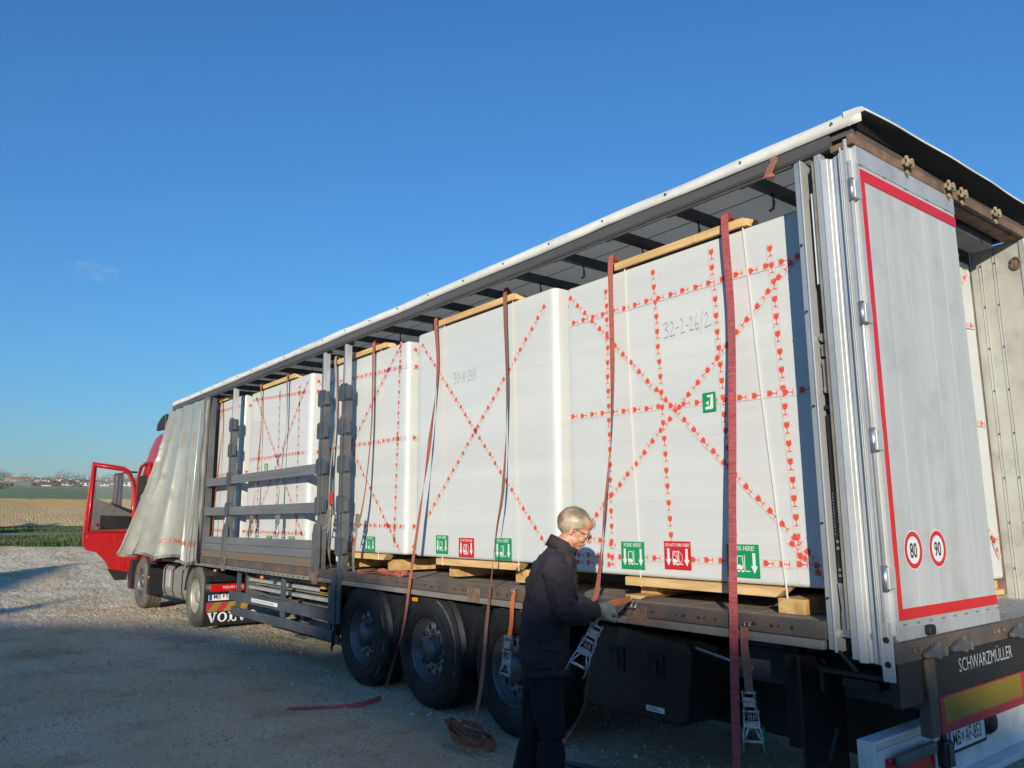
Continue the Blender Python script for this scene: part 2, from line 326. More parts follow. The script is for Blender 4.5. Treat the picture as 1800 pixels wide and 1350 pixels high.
# gravel
def gravel_mat():
    m,t,p=new_mat('packed_gravel'); N=t.nodes; L=t.links
    tc=N.new('ShaderNodeTexCoord'); p.inputs['Roughness'].default_value=.95; p.inputs['Specular IOR Level'].default_value=.2
    def nz(sc,det,st=(1,1,1),ro=.6):
        mp=N.new('ShaderNodeMapping'); mp.inputs['Scale'].default_value=st; L.new(tc.outputs['Object'],mp.inputs[0])
        n=N.new('ShaderNodeTexNoise'); n.inputs['Scale'].default_value=sc; n.inputs['Detail'].default_value=det; n.inputs['Roughness'].default_value=ro
        L.new(mp.outputs[0],n.inputs['Vector']); return n
    def ramp(n,a,b,c1,c2):
        r=N.new('ShaderNodeValToRGB'); r.color_ramp.elements[0].position=a; r.color_ramp.elements[1].position=b
        r.color_ramp.elements[0].color=(*c1,1); r.color_ramp.elements[1].color=(*c2,1); L.new(n.outputs[0],r.inputs[0]); return r
    big=nz(.45,7,(.5,1.3,1)); base=ramp(big,.38,.66,(.82,.66,.44),(.98,.89,.71))
    fine=nz(26,6,ro=.8); fr=ramp(fine,.3,.62,(.78,.77,.74),(1.08,1.07,1.05))
    mx=N.new('ShaderNodeMix'); mx.data_type='RGBA'; mx.blend_type='MULTIPLY'; mx.inputs[0].default_value=1
    L.new(base.outputs[0],mx.inputs[6]); L.new(fr.outputs[0],mx.inputs[7])
    vo=N.new('ShaderNodeTexVoronoi'); vo.inputs['Scale'].default_value=34; L.new(tc.outputs['Object'],vo.inputs['Vector'])
    vr=N.new('ShaderNodeValToRGB'); vr.color_ramp.elements[0].color=(.92,.91,.90,1); vr.color_ramp.elements[1].color=(1.06,1.06,1.06,1)
    L.new(vo.outputs['Color'],vr.inputs[0])
    m2=N.new('ShaderNodeMix'); m2.data_type='RGBA'; m2.blend_type='MULTIPLY'; m2.inputs[0].default_value=.8
    L.new(mx.outputs[2],m2.inputs[6]); L.new(vr.outputs[0],m2.inputs[7])
    dk=nz(1.1,9,(1,1,1),.7); dr=ramp(dk,.50,.68,(1,1,1),(.66,.59,.49))
    m3=N.new('ShaderNodeMix'); m3.data_type='RGBA'; m3.blend_type='MULTIPLY'; m3.inputs[0].default_value=.85
    L.new(m2.outputs[2],m3.inputs[6]); L.new(dr.outputs[0],m3.inputs[7]); L.new(m3.outputs[2],p.inputs['Base Color'])
    ad=N.new('ShaderNodeMath'); ad.operation='ADD'; L.new(fine.outputs[0],ad.inputs[0])
    v2=N.new('ShaderNodeTexVoronoi'); v2.inputs['Scale'].default_value=22; L.new(tc.outputs['Object'],v2.inputs['Vector']); L.new(v2.outputs['Distance'],ad.inputs[1])
    b=N.new('ShaderNodeBump'); b.inputs['Strength'].default_value=1.0; b.inputs['Distance'].default_value=.05; L.new(ad.outputs[0],b.inputs['Height'])
    b2=N.new('ShaderNodeBump'); b2.inputs['Strength'].default_value=.7; b2.inputs['Distance'].default_value=.25; L.new(dk.outputs[0],b2.inputs['Height']); L.new(b.outputs[0],b2.inputs['Normal'])
    L.new(b2.outputs[0],p.inputs['Normal']); return m
M['gravel']=gravel_mat()
M['verge']=mat('verge_grass',(.055,.10,.022),.9,0,(.11,.12,.035),1.2,bump=.6,bscale=9,dist=.1)
M['lush']=mat('shade_dark_grass',(.03,.085,.022),.9,0,(.05,.11,.03),.4,bump=.8,bscale=3,dist=.4)  # grass colour kept dark for the shade lying over this band
M['track']=mat('pale_track',(.26,.24,.12),.95,0,(.11,.15,.045),.25)
M['stub']=mat('stubble_field',(.76,.50,.20),.95,0,(.60,.40,.17),.05,(.3,3,1),bump=.6,bscale=2.5,dist=.4)
M['stub2']=mat('far_stubble_field',(.80,.47,.14),.95,0,(.64,.40,.13),.04,(.3,3,1),bump=.6,bscale=2.5,dist=.4)
M['gfield']=mat('green_field',(.13,.19,.06),.95,0,(.18,.20,.08),.02,bump=.6,bscale=1.5,dist=.4)
def hill_mat():
    m,t,p=new_mat('hill_fields'); N=t.nodes; L=t.links; p.inputs['Roughness'].default_value=1
    tc=N.new('ShaderNodeTexCoord'); mp=N.new('ShaderNodeMapping'); mp.inputs['Scale'].default_value=(.0052,.0018,0); mp.inputs['Rotation'].default_value=(0,0,.12)
    L.new(tc.outputs['Object'],mp.inputs[0]); v=N.new('ShaderNodeTexVoronoi'); v.inputs['Scale'].default_value=1; L.new(mp.outputs[0],v.inputs['Vector'])
    sp=N.new('ShaderNodeSeparateColor'); L.new(v.outputs['Color'],sp.inputs[0])
    r=N.new('ShaderNodeValToRGB'); r.color_ramp.interpolation='CONSTANT'
    cs=[(0,(.15,.18,.075)),(.3,(.22,.22,.11)),(.5,(.40,.30,.17)),(.68,(.13,.15,.075)),(.84,(.34,.26,.15))]
    r.color_ramp.elements[0].color=(*cs[0][1],1); r.color_ramp.elements[1].position=.84; r.color_ramp.elements[1].color=(*cs[4][1],1)
    for q,c in cs[1:4]: e=r.color_ramp.elements.new(q); e.color=(*c,1)
    L.new(sp.outputs[0],r.inputs[0]); n=N.new('ShaderNodeTexNoise'); n.inputs['Scale'].default_value=.03; n.inputs['Detail'].default_value=8; L.new(tc.outputs['Object'],n.inputs['Vector'])
    mx=N.new('ShaderNodeMix'); mx.data_type='RGBA'; mx.blend_type='OVERLAY'; mx.inputs[0].default_value=.35; L.new(r.outputs[0],mx.inputs[6]); L.new(n.outputs['Color'],mx.inputs[7]); L.new(mx.outputs[2],p.inputs['Base Color'])
    return m
M['hill']=hill_mat()
e1=lambda az: yard_edge(az)
e2=lambda az: max(yard_edge(az)+7,50+noise.noise((az*.4,9,0))*1.0)
e3=lambda az: e2(az)+5.5
FZ=[]; a=-180.0
while a<180: FZ.append(a); a+= .11 if 62<a<93 else (.4 if 5<a<=62 else 3)
FZ.append(180.0)
rg=random.Random(5)
def gj(r,az,t):
    if t>.985 or r<6 or az<5 or az>93: return 0
    q=min(1,(r-6)/5); c=(.010 if az>62 else .012)*(r/16)*q
    x,y=pol(r,az)
    return rg.uniform(-1,1)*c+noise.noise((x*1.1,y*1.1,0))*.035*q+noise.noise((x*4,y*4,5))*.012*q
g=sheet('gravel_yard',lambda a:.0,e1,520,'gravel',FZ,jit=gj,pw=1.7)
def sj(r,az,t):
    if t<.002 or t>.998 or not 55<az<100: return 0
    return rg.uniform(0,1)*.30*(r/150)**.5
sheet('grass_verge',e1,e2,5,'verge',AZ,-.0)
sheet('farm_track',e2,e3,2,'track',AZ)
sheet('grass_field',e3,lambda a:82,5,'lush',AZ)
sheet('stubble_field',lambda a:82,lambda a:150+noise.noise((a*.1,2,0))*6,70,'stub',AZ,jit=sj)
sheet('far_stubble_field',lambda a:150+noise.noise((a*.1,2,0))*6,lambda a:250,90,'stub2',AZ,jit=sj)
sheet('green_field',lambda a:250,lambda a:305+noise.noise((a*.2,4,0))*9,40,'gfield',AZ,jit=sj)
sheet('hillside',lambda a:305+noise.noise((a*.2,4,0))*9,lambda a:3600,160,'hill',AZ,jit=lambda r,az,t: 0 if t<.01 or not 55<az<100 else rg.uniform(0,1)*.5*(r/300)**.5,pw=1.6)
# grass blades on the verge and weeds behind the trailer
M['blade']=mat('grass_blade',(.040,.085,.018),.85,0,(.11,.115,.045),.7,lo=.35,hi=.7)
def blades(name,spots,label_kind='stuff'):
    mb=MB()
    for (p,h) in spots:
        for k in range(5):
            a=random.uniform(0,6.28); l=random.uniform(.1,.45)*h; w=random.uniform(.008,.02)*(1+h*3)
            d=V((math.cos(a),math.sin(a),0)); n=V((-d.y,d.x,0)); q=p+V((random.uniform(-.2,.2),random.uniform(-.2,.2),-.02)); hh=h*random.uniform(.5,1.1)
            m1=q+d*l*.35+Z*hh*.6; m2=q+d*l+Z*hh
            mb.add([q-n*w,q+n*w,m1+n*w*.8,m1-n*w*.8,m2],[(0,1,2,3),(3,2,4)],0)
    o=mb.build(name,'blade',None,'stuff',recalc=False); return o
sp=[]
for i in range(5200):
    az=random.uniform(70,93); r=yard_edge(az)+abs(random.gauss(0,3.2))-.2; sp.append((pz(r,az),random.uniform(.06,.24)*(1+.8*noise.noise((az*.8,r*.3,0)))))
for i in range(5200):
    az=random.uniform(8,66); r=yard_edge(az)+abs(random.gauss(0,1.4))-.1; sp.append((pz(r,az),random.uniform(.15,.6)))
for i in range(2500):
    az=random.uniform(76,93); r=random.uniform(56,80); sp.append((pz(r,az),random.uniform(.06,.2)))
o=blades('grass',sp); o['label']='tall green grass along the edge of the gravel yard'
# pebbles
M['pebble']=mat('pebble',(.50,.45,.37),.9,0,(.30,.265,.21),1.3,lo=.4,hi=.6)
mb=MB(); 
for i in range(15000):
    az=random.uniform(8,92); r=2.5+abs(random.gauss(0,1))*10
    if r>38: continue
    if r>yard_edge(az)-.3: continue
    s=random.uniform(.005,.015)*(1+r*.035)*(1.9 if random.random()<.06 else 1); p=pz(r,az,s*.2); a=random.uniform(0,6)
    c,d=math.cos(a)*s,math.sin(a)*s; k=random.uniform(.6,1.2)
    mb.add([(p.x+c,p.y+d,p.z-s*.3),(p.x-d*k,p.y+c*k,p.z-s*.3),(p.x-c,p.y-d,p.z-s*.3),(p.x+d*k,p.y-c*k,p.z-s*.3),(p.x+c*.2,p.y-d*.3,p.z+s*.6),(p.x-c*.5,p.y+d*.2,p.z+s*.45)],
      [(0,1,4),(1,5,4),(1,2,5),(2,3,5),(3,4,5),(3,0,4)],0,False)
o=mb.build('pebbles','pebble',None,'stuff',recalc=False); o['label']='loose pale stones scattered over the gravel yard'
# ---------------------------------------------------------------- trees, bushes, houses
M['bark']=mat('bark',(.10,.075,.05),.9,0,(.06,.045,.03),8,bump=.5)
M['leafg']=mat('dark_green_leaves',(.06,.09,.035),.8,0,(.10,.13,.045),.5)
M['leafy']=mat('autumn_leaves',(.22,.15,.05),.8,0,(.13,.12,.04),.6)
M['leafo']=mat('olive_leaves',(.10,.11,.045),.8,0,(.16,.14,.06),.5)
def tree(name,label,cat,r,az,h,wd,leaf,seed,bush=False,n=420,group=None):
    random.seed(seed); b=pz(r,az,-.15); t=thing(name,label,cat,b,group)
    tr=MB(); th=h*(.12 if bush else .38)
    tr.tube([b,b+Z*th*.6,b+Z*th+X*h*.02],[h*.03,h*.024,h*.018],7)
    lob=[]
    for k in range(9 if not bush else 6):
        a=random.uniform(0,6.28); rr=wd*.5*random.uniform(.25,.75); hz=th+(h-th)*random.uniform(.12,.85)
        e=b+V((math.cos(a)*rr,math.sin(a)*rr,hz)); tr.tube([b+Z*th*.8,(b+Z*th+e)/2,e],[h*.014,h*.009,h*.004],5); lob.append((e,random.uniform(.16,.27)*wd))
    lob.append((b+Z*(h*.85),.2*wd))
    cr=MB(); s0=(.11*h+.08) if r>300 else .05*h+.1
    for k in range(n):
        e,q=random.choice(lob); d=V((random.gauss(0,1),random.gauss(0,1),random.gauss(0,.8))).normalized()*q*random.uniform(.45,1.25)
        p=e+d; u=V((random.gauss(0,1),random.gauss(0,1),random.gauss(0,1))).normalized(); v=u.cross(d+V((.1,.2,.3))).normalized(); s=s0*random.uniform(.5,1.2)
        if p.z<b.z+.1: continue
        cr.add([p-u*s,p-v*s*.7,p+u*s,p+v*s*.7],[(0,1,2,3)])
    tr.build('trunk','bark',t); cr.build('crown',leaf,t,recalc=False)
    return t
def px2az(px,py=860):
    d=fw+rt*((px-900)/1371.96)-up*((py-675)/1371.96); return math.degrees(math.atan2(-d.x,d.y)), d.z/math.hypot(d.x,d.y)
def rfor(py,px=70,lo=300):     # distance at which the terrain shows at that picture height
    az,el=px2az(px,py); best=(9,lo)
    for r in range(lo,1500,10):
        e=abs((hgt(r,az)-CAM.z)/r-el)
        if e<best[0]: best=(e,r)
    return best[1]
G='trees and bushes on the far hillside'
tl=[(4,862,430,9,9,'leafg','dark leafy tree on the far green field at the picture edge',21),
(20,852,520,7,5,'leafg','slender dark tree standing alone on the hillside',22),
(60,868,560,7,9,'leafo','olive green bush left of the low white shed',23),
(70,868,560,9,9,'leafy','small brownish tree beside the low white shed',24),
(90,864,570,14,16,'leafy','tallest yellow brown tree among the hillside bushes',25),
(100,868,540,9,12,'leafo','round olive tree below the tall yellow brown tree',26),
(128,866,560,11,17,'leafo','wide grey green thicket right of the white hillside shed',27),
(138,869,530,7,9,'leafg','low dark bush beside the wide grey green thicket',28),
(205,868,560,8,12,'leafy','brownish bush seen through the window of the open red door',29),
(40,844,1000,16,60,'leafg','long dark grove at the left end of the hilltop village',31),
(5,842,1100,26,60,'leafg','dark blue green wood at the left edge of the skyline',32),
(118,838,1120,24,70,'leafg','rounded dark wood on the skyline above the white farmhouse',33),
(142,840,1120,17,55,'leafg','flat dark wood on the skyline right of the farmhouse',34),
(85,841,1120,13,30,'leafo','small olive grove behind the white hilltop houses',35),
(175,838,1050,20,45,'leafg','dark skyline copse seen through the top of the door window',36),
(205,834,1000,28,60,'leafo','tall rounded copse on the skyline beside the door mirror',37),
(236,838,1000,22,40,'leafo','dark copse on the skyline between red door and cab',38)]
for px,py,r,h,wd,lf,lb,sd in tl:
    sc_=(.24 if r>900 else .30) if px>-50 else 1; h*=sc_; wd*=.55; lf=lf
    tree('bush' if h<4 else 'tree',lb,'bush' if h<4 else 'tree',r,px2az(px)[0],h,wd,lf,sd,bush=(h<5 or wd>15),n=600 if wd>15 else 300,group=G)
random.seed(5)
M['wallw']=mat('white_render',(.52,.50,.46),.8); M['wallp']=mat('pink_render',(.42,.30,.24),.8); M['wally']=mat('lime_render',(.50,.55,.22),.8)
M['roofr']=mat('red_roof_tiles',(.30,.12,.07),.8,0,(.24,.10,.07),.4); M['roofd']=mat('dark_roof_tiles',(.11,.09,.09),.8)
M['win']=mat('dark_window_pane',(.03,.04,.05),.15)
def house(label,r,px,w_,d_,h_,wall,roof,dz=0):
    az=px2az(px)[0]; b=pz(r,az,-.3+dz); t=thing('house',label,'house',b,'houses of the far hilltop village')
    u=V((math.cos(R(az)),math.sin(R(az)),0)); v=V((-u.y,u.x,0))   # u across the view, v away
    def q(a,c,z): return b+u*a+v*c+Z*z
    mw=MB(); P=[(-w_/2,-d_/2),(w_/2,-d_/2),(w_/2,d_/2),(-w_/2,d_/2)]
    mw.prism([q(a,c,0) for a,c in P],Z*h_)
    for sx in (-1,1): mw.prism([q(sx*(w_/2-.01),-d_/2,h_),q(sx*(w_/2-.01),d_/2,h_),q(sx*(w_/2-.01),0,h_+d_*.36)],u*(-sx*.2))
    mw.build('wall',wall,t)
    mr=MB(); o_=.5
    for sg in (-1,1):
        mr.prism([q(-w_/2-o_,sg*(d_/2+o_),h_-.15),q(w_/2+o_,sg*(d_/2+o_),h_-.15),q(w_/2+o_,0,h_+d_*.4),q(-w_/2-o_,0,h_+d_*.4)],Z*.25)
    rf=mr.build('roof',roof,t)
    ch=MB(); c=q(w_*.2,d_*.1,h_+d_*.25); ch.box(c.x-.4,c.x+.4,c.y-.4,c.y+.4,c.z,c.z+1.8); ch.build('chimney',wall,rf)
    nw=max(2,int(w_/3.5))
    for i in range(nw):
        for fl in ([0] if h_<4 else [0,1]):
            a=-w_/2+w_*(i+.5)/nw; mwn=MB(); mwn.prism([q(a-.6,-d_/2-.05,1+fl*2.8),q(a+.6,-d_/2-.05,1+fl*2.8),q(a+.6,-d_/2-.05,2.3+fl*2.8),q(a-.6,-d_/2-.05,2.3+fl*2.8)],v*.06); mwn.build('window','win',t)
hs=[(12,1040,11,8,6,'wallp','roofr','pink house with red roof beside the skyline wood'),
(24,1010,12,9,5,'wallp','roofr','wide pinkish house left of the gap in the village'),
(38,1060,14,9,5,'wallp','roofr','low red roofed house in the middle of the hilltop row'),
(47,1060,7,8,6,'wallw','roofr','narrow pale house ending the red roofed row'),
(63,1040,10,8,5,'wallw','roofd','left white house of the pair with dark roofs'),
(78,1040,13,8,4.5,'wallw','roofd','long low white house with dark roof on the crest'),
(103,1000,13,9,7,'wallw','roofr','largest white farmhouse on the crest below the wood'),
(112,1020,8,8,6,'wallw','roofd','white annex against the right side of the farmhouse'),
(134,1030,8,7,5,'wallw','roofd','small white house near the open red door'),
(148,1040,11,8,5,'wallp','roofr','reddish house just left of the open red door'),
(81,560,9,6,2.5,'wallw','roofd','tiny white shed among the hillside bushes'),
(118,600,13,9,4,'wallw','roofd','bright white barn halfway down the hill'),
(149,590,10,8,5,'wallw','roofd','white gabled barn touching the red door edge'),
(183,590,9,7,4,'wallw','roofd','small white shed seen through the door window'),
(208,600,17,8,4.5,'wally','roofd','lime green hall behind the door mirror'),
(226,600,11,8,6,'wallw','roofd','slate roofed house right of the mirror in the door window')]
for px,r,w_,d_,h_,a_,b_,lb in hs: house(lb,r,px,w_*.55,d_*.55,h_*.55,a_,b_)
# ---------------------------------------------------------------- the hall and trees behind the camera whose shade lies on the yard
def shade_pt(x,y,z,L):     # point L metres back towards the sun
    k=L; return V((x,y,z))+V((SUN.x*k,SUN.y*k,math.tan(EL)*k))
M['hallwall']=mat('hall_cladding',(.45,.44,.40),.7,0,(.38,.37,.34),1,bump=.2)
t=thing('farm_hall','unseen farm hall behind the camera, roofline shaped for its shade','building',(38,-40,0))
LH=50
pts=[shade_pt(px_,0,pz_,LH) for px_,pz_ in ((-27.4,-3.5),(-27.2,.80),(-22.2,-.62),(-20.2,-1.3),(-19.6,-1.1),(-19.1,-.22),(-17.9,-.95),(-16.6,-.75),(-12.4,.0),(-8.4,.28),(-7.0,.42),(-6.75,1.12),(-5.4,1.12),(-5.1,.82),(-3.3,.82),(-2.2,1.08),(2,1.18),(9,1.6),(22,1.6))]  # roofline traced back towards the sun from the wanted shade edge
mb=MB(); n_=V((SUN.x,SUN.y,0))
base=[V((p.x,p.y,-.5)) for p in pts]
for i in range(len(pts)-1):
    mb.prism([base[i],base[i+1],pts[i+1],pts[i]],n_*14)
mb.build('wall','hallwall',t)
mb=MB()
for i in range(len(pts)-1):
    a,b=pts[i]-n_*.0,pts[i+1]-n_*.0; mb.prism([a,b,b+n_*14.6,a+n_*14.6],Z*.02)
mb.build('roof','roofd',t)
for i,(x,y,z,L_,h_,lab) in enumerate([(-62,4,.4,52,15,'second tree beyond the farm hall off to the left'),(-72,0,.4,50,16,'third tree far left behind the yard'),(-54,0,.4,48,14,'fourth tree in the off frame row at the yard edge')]):
    p=shade_pt(x,y,0,L_); az=math.degrees(math.atan2(-(p.x-CAM.x),p.y-CAM.y)); r=math.hypot(p.x-CAM.x,p.y-CAM.y)
    tree('tree',lab,'tree',r,az,h_,9,'leafg',90+i,n=1500)
random.seed(3)

# thin air: one closed box around the yard, the fields and the hills
m=bpy.data.materials.new('thin_air'); m.use_nodes=True; t_=m.node_tree; t_.nodes.remove(t_.nodes['Principled BSDF'])
pv=t_.nodes.new('ShaderNodeVolumePrincipled'); pv.inputs['Color'].default_value=(.75,.85,1,1); pv.inputs['Density'].default_value=.00012; pv.inputs['Anisotropy'].default_value=.0
t_.links.new(pv.outputs[0],t_.nodes['Material Output'].inputs['Volume']); M['haze']=m
mb=MB(); mb.box(-4000,4000,-4000,4000,-3,95); mb.build('haze','haze',None,'stuff')['label']='thin daylight haze over the fields'
# ---------------------------------------------------------------- semi-trailer
T=thing('curtain_trailer','long curtain-sided semi-trailer with open side, three axles and white crates aboard','trailer',(-6.8,1.25,0))
LEN=-13.62; WD=2.55
# deck floor planks
NP=24
for i in range(NP):
    a=-.36-13.2*i/NP; b=-.36-13.2*(i+1)/NP+.012
    mb=MB(); mb.box(b,a,.03,WD-.03,1.118,1.16); mb.build('floor_plank','deck',T)
mb=MB(); mb.box(-.35,.02,.03,WD-.03,1.10,1.135)
for k in range(11): mb.box(-.345+k*.033,-.33+k*.033,.2,WD-.2,1.136,1.142)
mb.build('rear_threshold','zinc',T)
# side rail, near and far
for s,(ya,yb) in (('n',(0,.028)),('f',(WD-.028,WD))):
    mb=MB(); mb.box(LEN,-.345,ya,yb,1.078,1.172)
    mb.build('side_rail','rustpaint' if s=='n' else 'steel',T,bevel=.004)
    mb=MB(); y0,y1=(-.012,.03) if s=='n' else (WD-.03,WD+.012)
    for a,b in ((LEN,-7.0),(-6.985,-3.62),(-3.60,-.36)): mb.box(a,b,y0,y1,1.025,1.074)
    mb.build('rub_strip','sill',T,bevel=.004)
mb=MB(); random.seed(11)
x=-.55
while x>-6.2:
    for dx,r in ((0,.011),(-.085,.007),(-.13,.012),(-.25,.012),(-.31,.006)):
        mb.cyl((x+dx,-.0015,1.12+random.uniform(-.006,.006)),(x+dx,.002,1.12),r,10)
    x-=.52+random.uniform(-.02,.02)
x=-7.2
while x>-11.2:
    mb.box(x-.02,x+.02,-.0135,-.0118,1.04,1.056); x-=.16
mb.build('lashing_holes','dark',T)['kind']='stuff'
for xx in (-3.62,-1.72,-6.95,-10.2): 
    mb=MB(); mb.box(xx-.09,xx+.09,-.016,-.002,1.03,1.15); mb.build('rusty_patch_plate','rust',T,bevel=.003)
# headboard
mb=MB(); mb.box(LEN,LEN+.08,.02,WD-.02,1.1,3.75); mb.build('headboard','alu',T)
for y in (.06,WD-.06):
    mb=MB(); mb.box(-11.42,-11.30,y-.05,y+.05,1.1,3.80); mb.build('front_pillar','steel',T,bevel=.005)
# roof: longitudinal rail, white tarp valance, lining, bows
for sg,y0 in ((1,0),(-1,WD)):
    mb=MB()
    pr=[(0,3.93),(0,3.838),(.010,3.822),(.045,3.822),(.045,3.835),(.03,3.842),(.03,3.93)]
    mb.prism([(LEN,y0+sg*a,z) for a,z in pr],(13.52,0,0)); mb.build('roof_rail','rail',T)
    mb=MB(); mb.beam((LEN+.4,y0+sg*.028,3.815),(-.36,y0+sg*.028,3.815),.022,.010); mb.build('roller_track','steel',T)
    # valance as sagging cloth
    vm=MB(); n=220; rs=[]
    for i in range(n+1):
        x=LEN-.03+(13.75)*i/n; wv=noise.noise((x*1.7,sg,0))*.014+noise.noise((x*5,sg,1))*.006; sg2=noise.noise((x*.9,3,sg))*.012
        zt=4.0+noise.noise((x*1.3,7,sg))*.012
        if sg==1: ring=[(x,y0+.10,zt+.0),(x,y0+.01,zt-.005),(x,y0-.012+wv,zt-.05),(x,y0-.010+wv*.6,3.905+sg2),(x,y0-.004+wv*.6,3.905+sg2),(x,y0-.004+wv,zt-.05),(x,y0+.02,zt-.014),(x,y0+.10,zt-.009)]
        else: ring=[(x,y0-.10,zt),(x,y0-.01,zt-.005),(x,y0+.012,zt-.05),(x,y0+.010,3.905),(x,y0+.004,3.905),(x,y0+.004,zt-.05),(x,y0-.02,zt-.014),(x,y0-.10,zt-.009)]
        rs.append([V(p) for p in ring])
    vm.rings(rs,0,True,True); vm.build('roof_tarp_edge','tarp',T)
# roof skin (thickness 4 mm) bulging gently between bows
vs=[];nx,ny=88,10
for lay in (0,1):
    for i in range(nx+1):
        for j in range(ny+1):
            x=LEN+13.7*i/nx; y=.06+2.43*j/ny
            z=3.995-.03*(1-math.cos((x+.73)*2*math.pi/.615))*.25*math.sin(math.pi*j/ny)+.02*math.sin(math.pi*j/ny)-lay*.005
            vs.append((x,y,z))
K=(nx+1)*(ny+1); mb=MB(); ft=[];fb=[]
for i in range(nx):
    for j in range(ny):
        a=i*(ny+1)+j; ft.append((a,a+1,a+ny+2,a+ny+1)); fb.append((K+a,K+a+ny+1,K+a+ny+2,K+a+1))
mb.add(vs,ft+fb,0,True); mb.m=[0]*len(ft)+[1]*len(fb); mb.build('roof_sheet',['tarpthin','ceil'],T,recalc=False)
x=-.73
while x>-13.3:
    mb=MB(); mb.box(x-.03,x+.03,.09,WD-.09,3.86,3.93); mb.box(x-.05,x+.05,.046,.11,3.835,3.92)
    mb.box(x-.05,x+.05,WD-.11,WD-.03,3.80,3.92)
    b=mb.build('roof_bow','steelb',T,bevel=.004)
    hk=MB(); yy=.42+random.uniform(-.05,.05); hk.tube([(x,yy,3.865),(x+.01,yy,3.80),(x-.01,yy+.02,3.765),(x-.04,yy+.02,3.76)],.010,6); hk.build('bow_hook','steel',b)
    x-=.615
for y in (.5,2.05):
    mb=MB(); mb.tube([(LEN+.3,y,3.935),(-.1,y,3.935)],.004,5); mb.build('roof_cable','zinc',T)
# rivets on valance
mb=MB(); x=-.07
while x>-13.4:
    z=3.955+noise.noise((x,3,3))*.01; mb.cyl((x,-.022,z),(x,-.008,z),.008,8); x-=.62
mb.build('tarp_studs','steel',T)['kind']='stuff'
mb=MB(); mb.ribbon([(-.46,-.012,3.90),(-.44,-.03,3.87),(-.47,-.034,3.82),(-.50,-.03,3.775),(-.475,-.045,3.755),(-.445,-.04,3.78)],.05,(1,0,0),.004); mb.build('rail_strap_end','straph',T)
# rear top frame
mb=MB(); mb.box(-.30,.03,.02,WD-.02,3.865,3.925); mb.build('rear_header_top','rustpaint',T,bevel=.004)
mb=MB(); mb.box(.0,.035,.0,WD,3.80,3.862,0); mb.box(-.1,0,.0,WD,3.79,3.83,0); mb.build('rear_header','rust',T,bevel=.004)
mb=MB(); mb.box(-.28,-.12,.25,WD-.25,3.72,3.86); mb.build('rear_cross_beam','steelb',T,bevel=.006)
# rear tarp flap (dark underside, pale edge)
rs=[]
for i in range(41):
    y=-.01+2.6*i/40; sag=.018*math.sin(i/40*math.pi*2.2)+.012*noise.noise((y*3,0,0)); dz=-.02*math.sin(math.pi*i/40)
    out=.13+.05*math.sin(math.pi*i/40)+.012*noise.noise((y*2,5,0))
    rs.append([V((.0,y,3.998+dz)),V((out*.7,y,3.992+dz+sag*.3)),V((out,y,3.965+dz)),V((out-.004,y,3.955+dz)),V((out*.6,y,3.955+dz)),V((.04,y,3.91+dz*.3)),V((.035,y,3.90)),V((0,y,3.93))])
mb=MB(); mb.rings(rs,0,True,True)
for k in range(len(mb.f)-2):
    if k%8 in (3,4,5,6): mb.m[k]=1
mb.build('rear_tarp_flap',['tarp','dark'],T,recalc=True)
for y in (.62,1.19,1.38,1.93):
    mb=MB(); mb.box(.035,.075,y-.045,y+.045,3.835,3.868); mb.box(.055,.072,y-.045,y-.022,3.815,3.885); mb.box(.055,.072,y+.022,y+.045,3.825,3.885); mb.cyl((.045,y-.01,3.80),(.045,y+.015,3.78),.012,8); mb.build('door_rod_keeper','keeper',T,bevel=.004)
# near rear corner post: stacked profiles
def post_profile(name,pts,z0,z1,m,bevel=.003): 
    mb=MB(); mb.prism([(x,y,z0) for x,y in pts],Z*(z1-z0)); return mb.build(name,m,T,bevel=bevel)
post_profile('curtain_post_flange',[(-.34,.01),(-.295,-.004),(-.295,.05),(-.34,.05)],1.03,3.815,'alu')
post_profile('curtain_post_lip',[(-.294,-.012),(-.284,-.012),(-.284,.12),(-.294,.12)],1.02,3.815,'alu')
post_profile('curtain_tensioner_channel',[(-.283,.10),(-.215,.10),(-.215,.14),(-.283,.14)],1.1,3.78,'black')  # back of the recess coloured black for the shadow inside it
post_profile('tensioner_edge',[(-.222,.0),(-.214,.0),(-.214,.10),(-.222,.10)],1.14,3.78,'sill',0)
post_profile('corner_post_flange',[(-.208,.006),(-.165,.0),(-.165,.06),(-.208,.06)],.995,3.815,'alu')
post_profile('corner_post_groove',[(-.164,-.006),(-.125,.004),(-.118,.03),(-.10,.035),(-.095,.02),(-.06,.02),(-.055,-.004),(-.047,-.004),(-.047,.07),(-.164,.07)],.985,3.77,'alu')
post_profile('corner_post',[(-.046,-.006),(-.036,-.006),(-.036,.012),(-.020,.012),(-.020,.10),(-.046,.10)],.92,3.80,'alu')
mb=MB(); mb.box(-.046,.018,-.004,.004,.91,1.20)
mb.build('post_foot_plate','alu',T,bevel=.003)
mb=MB()
for z in (1.115,.995): mb.cyl((-.014,-.0075,z),(-.014,-.003,z),.016,14)
for z in (2.9,2.35,1.7,1.3,3.3): mb.cyl((-.318,-.008,z),(-.318,0,z),.007,8)
mb.build('post_holes','dark',T)['kind']='stuff'
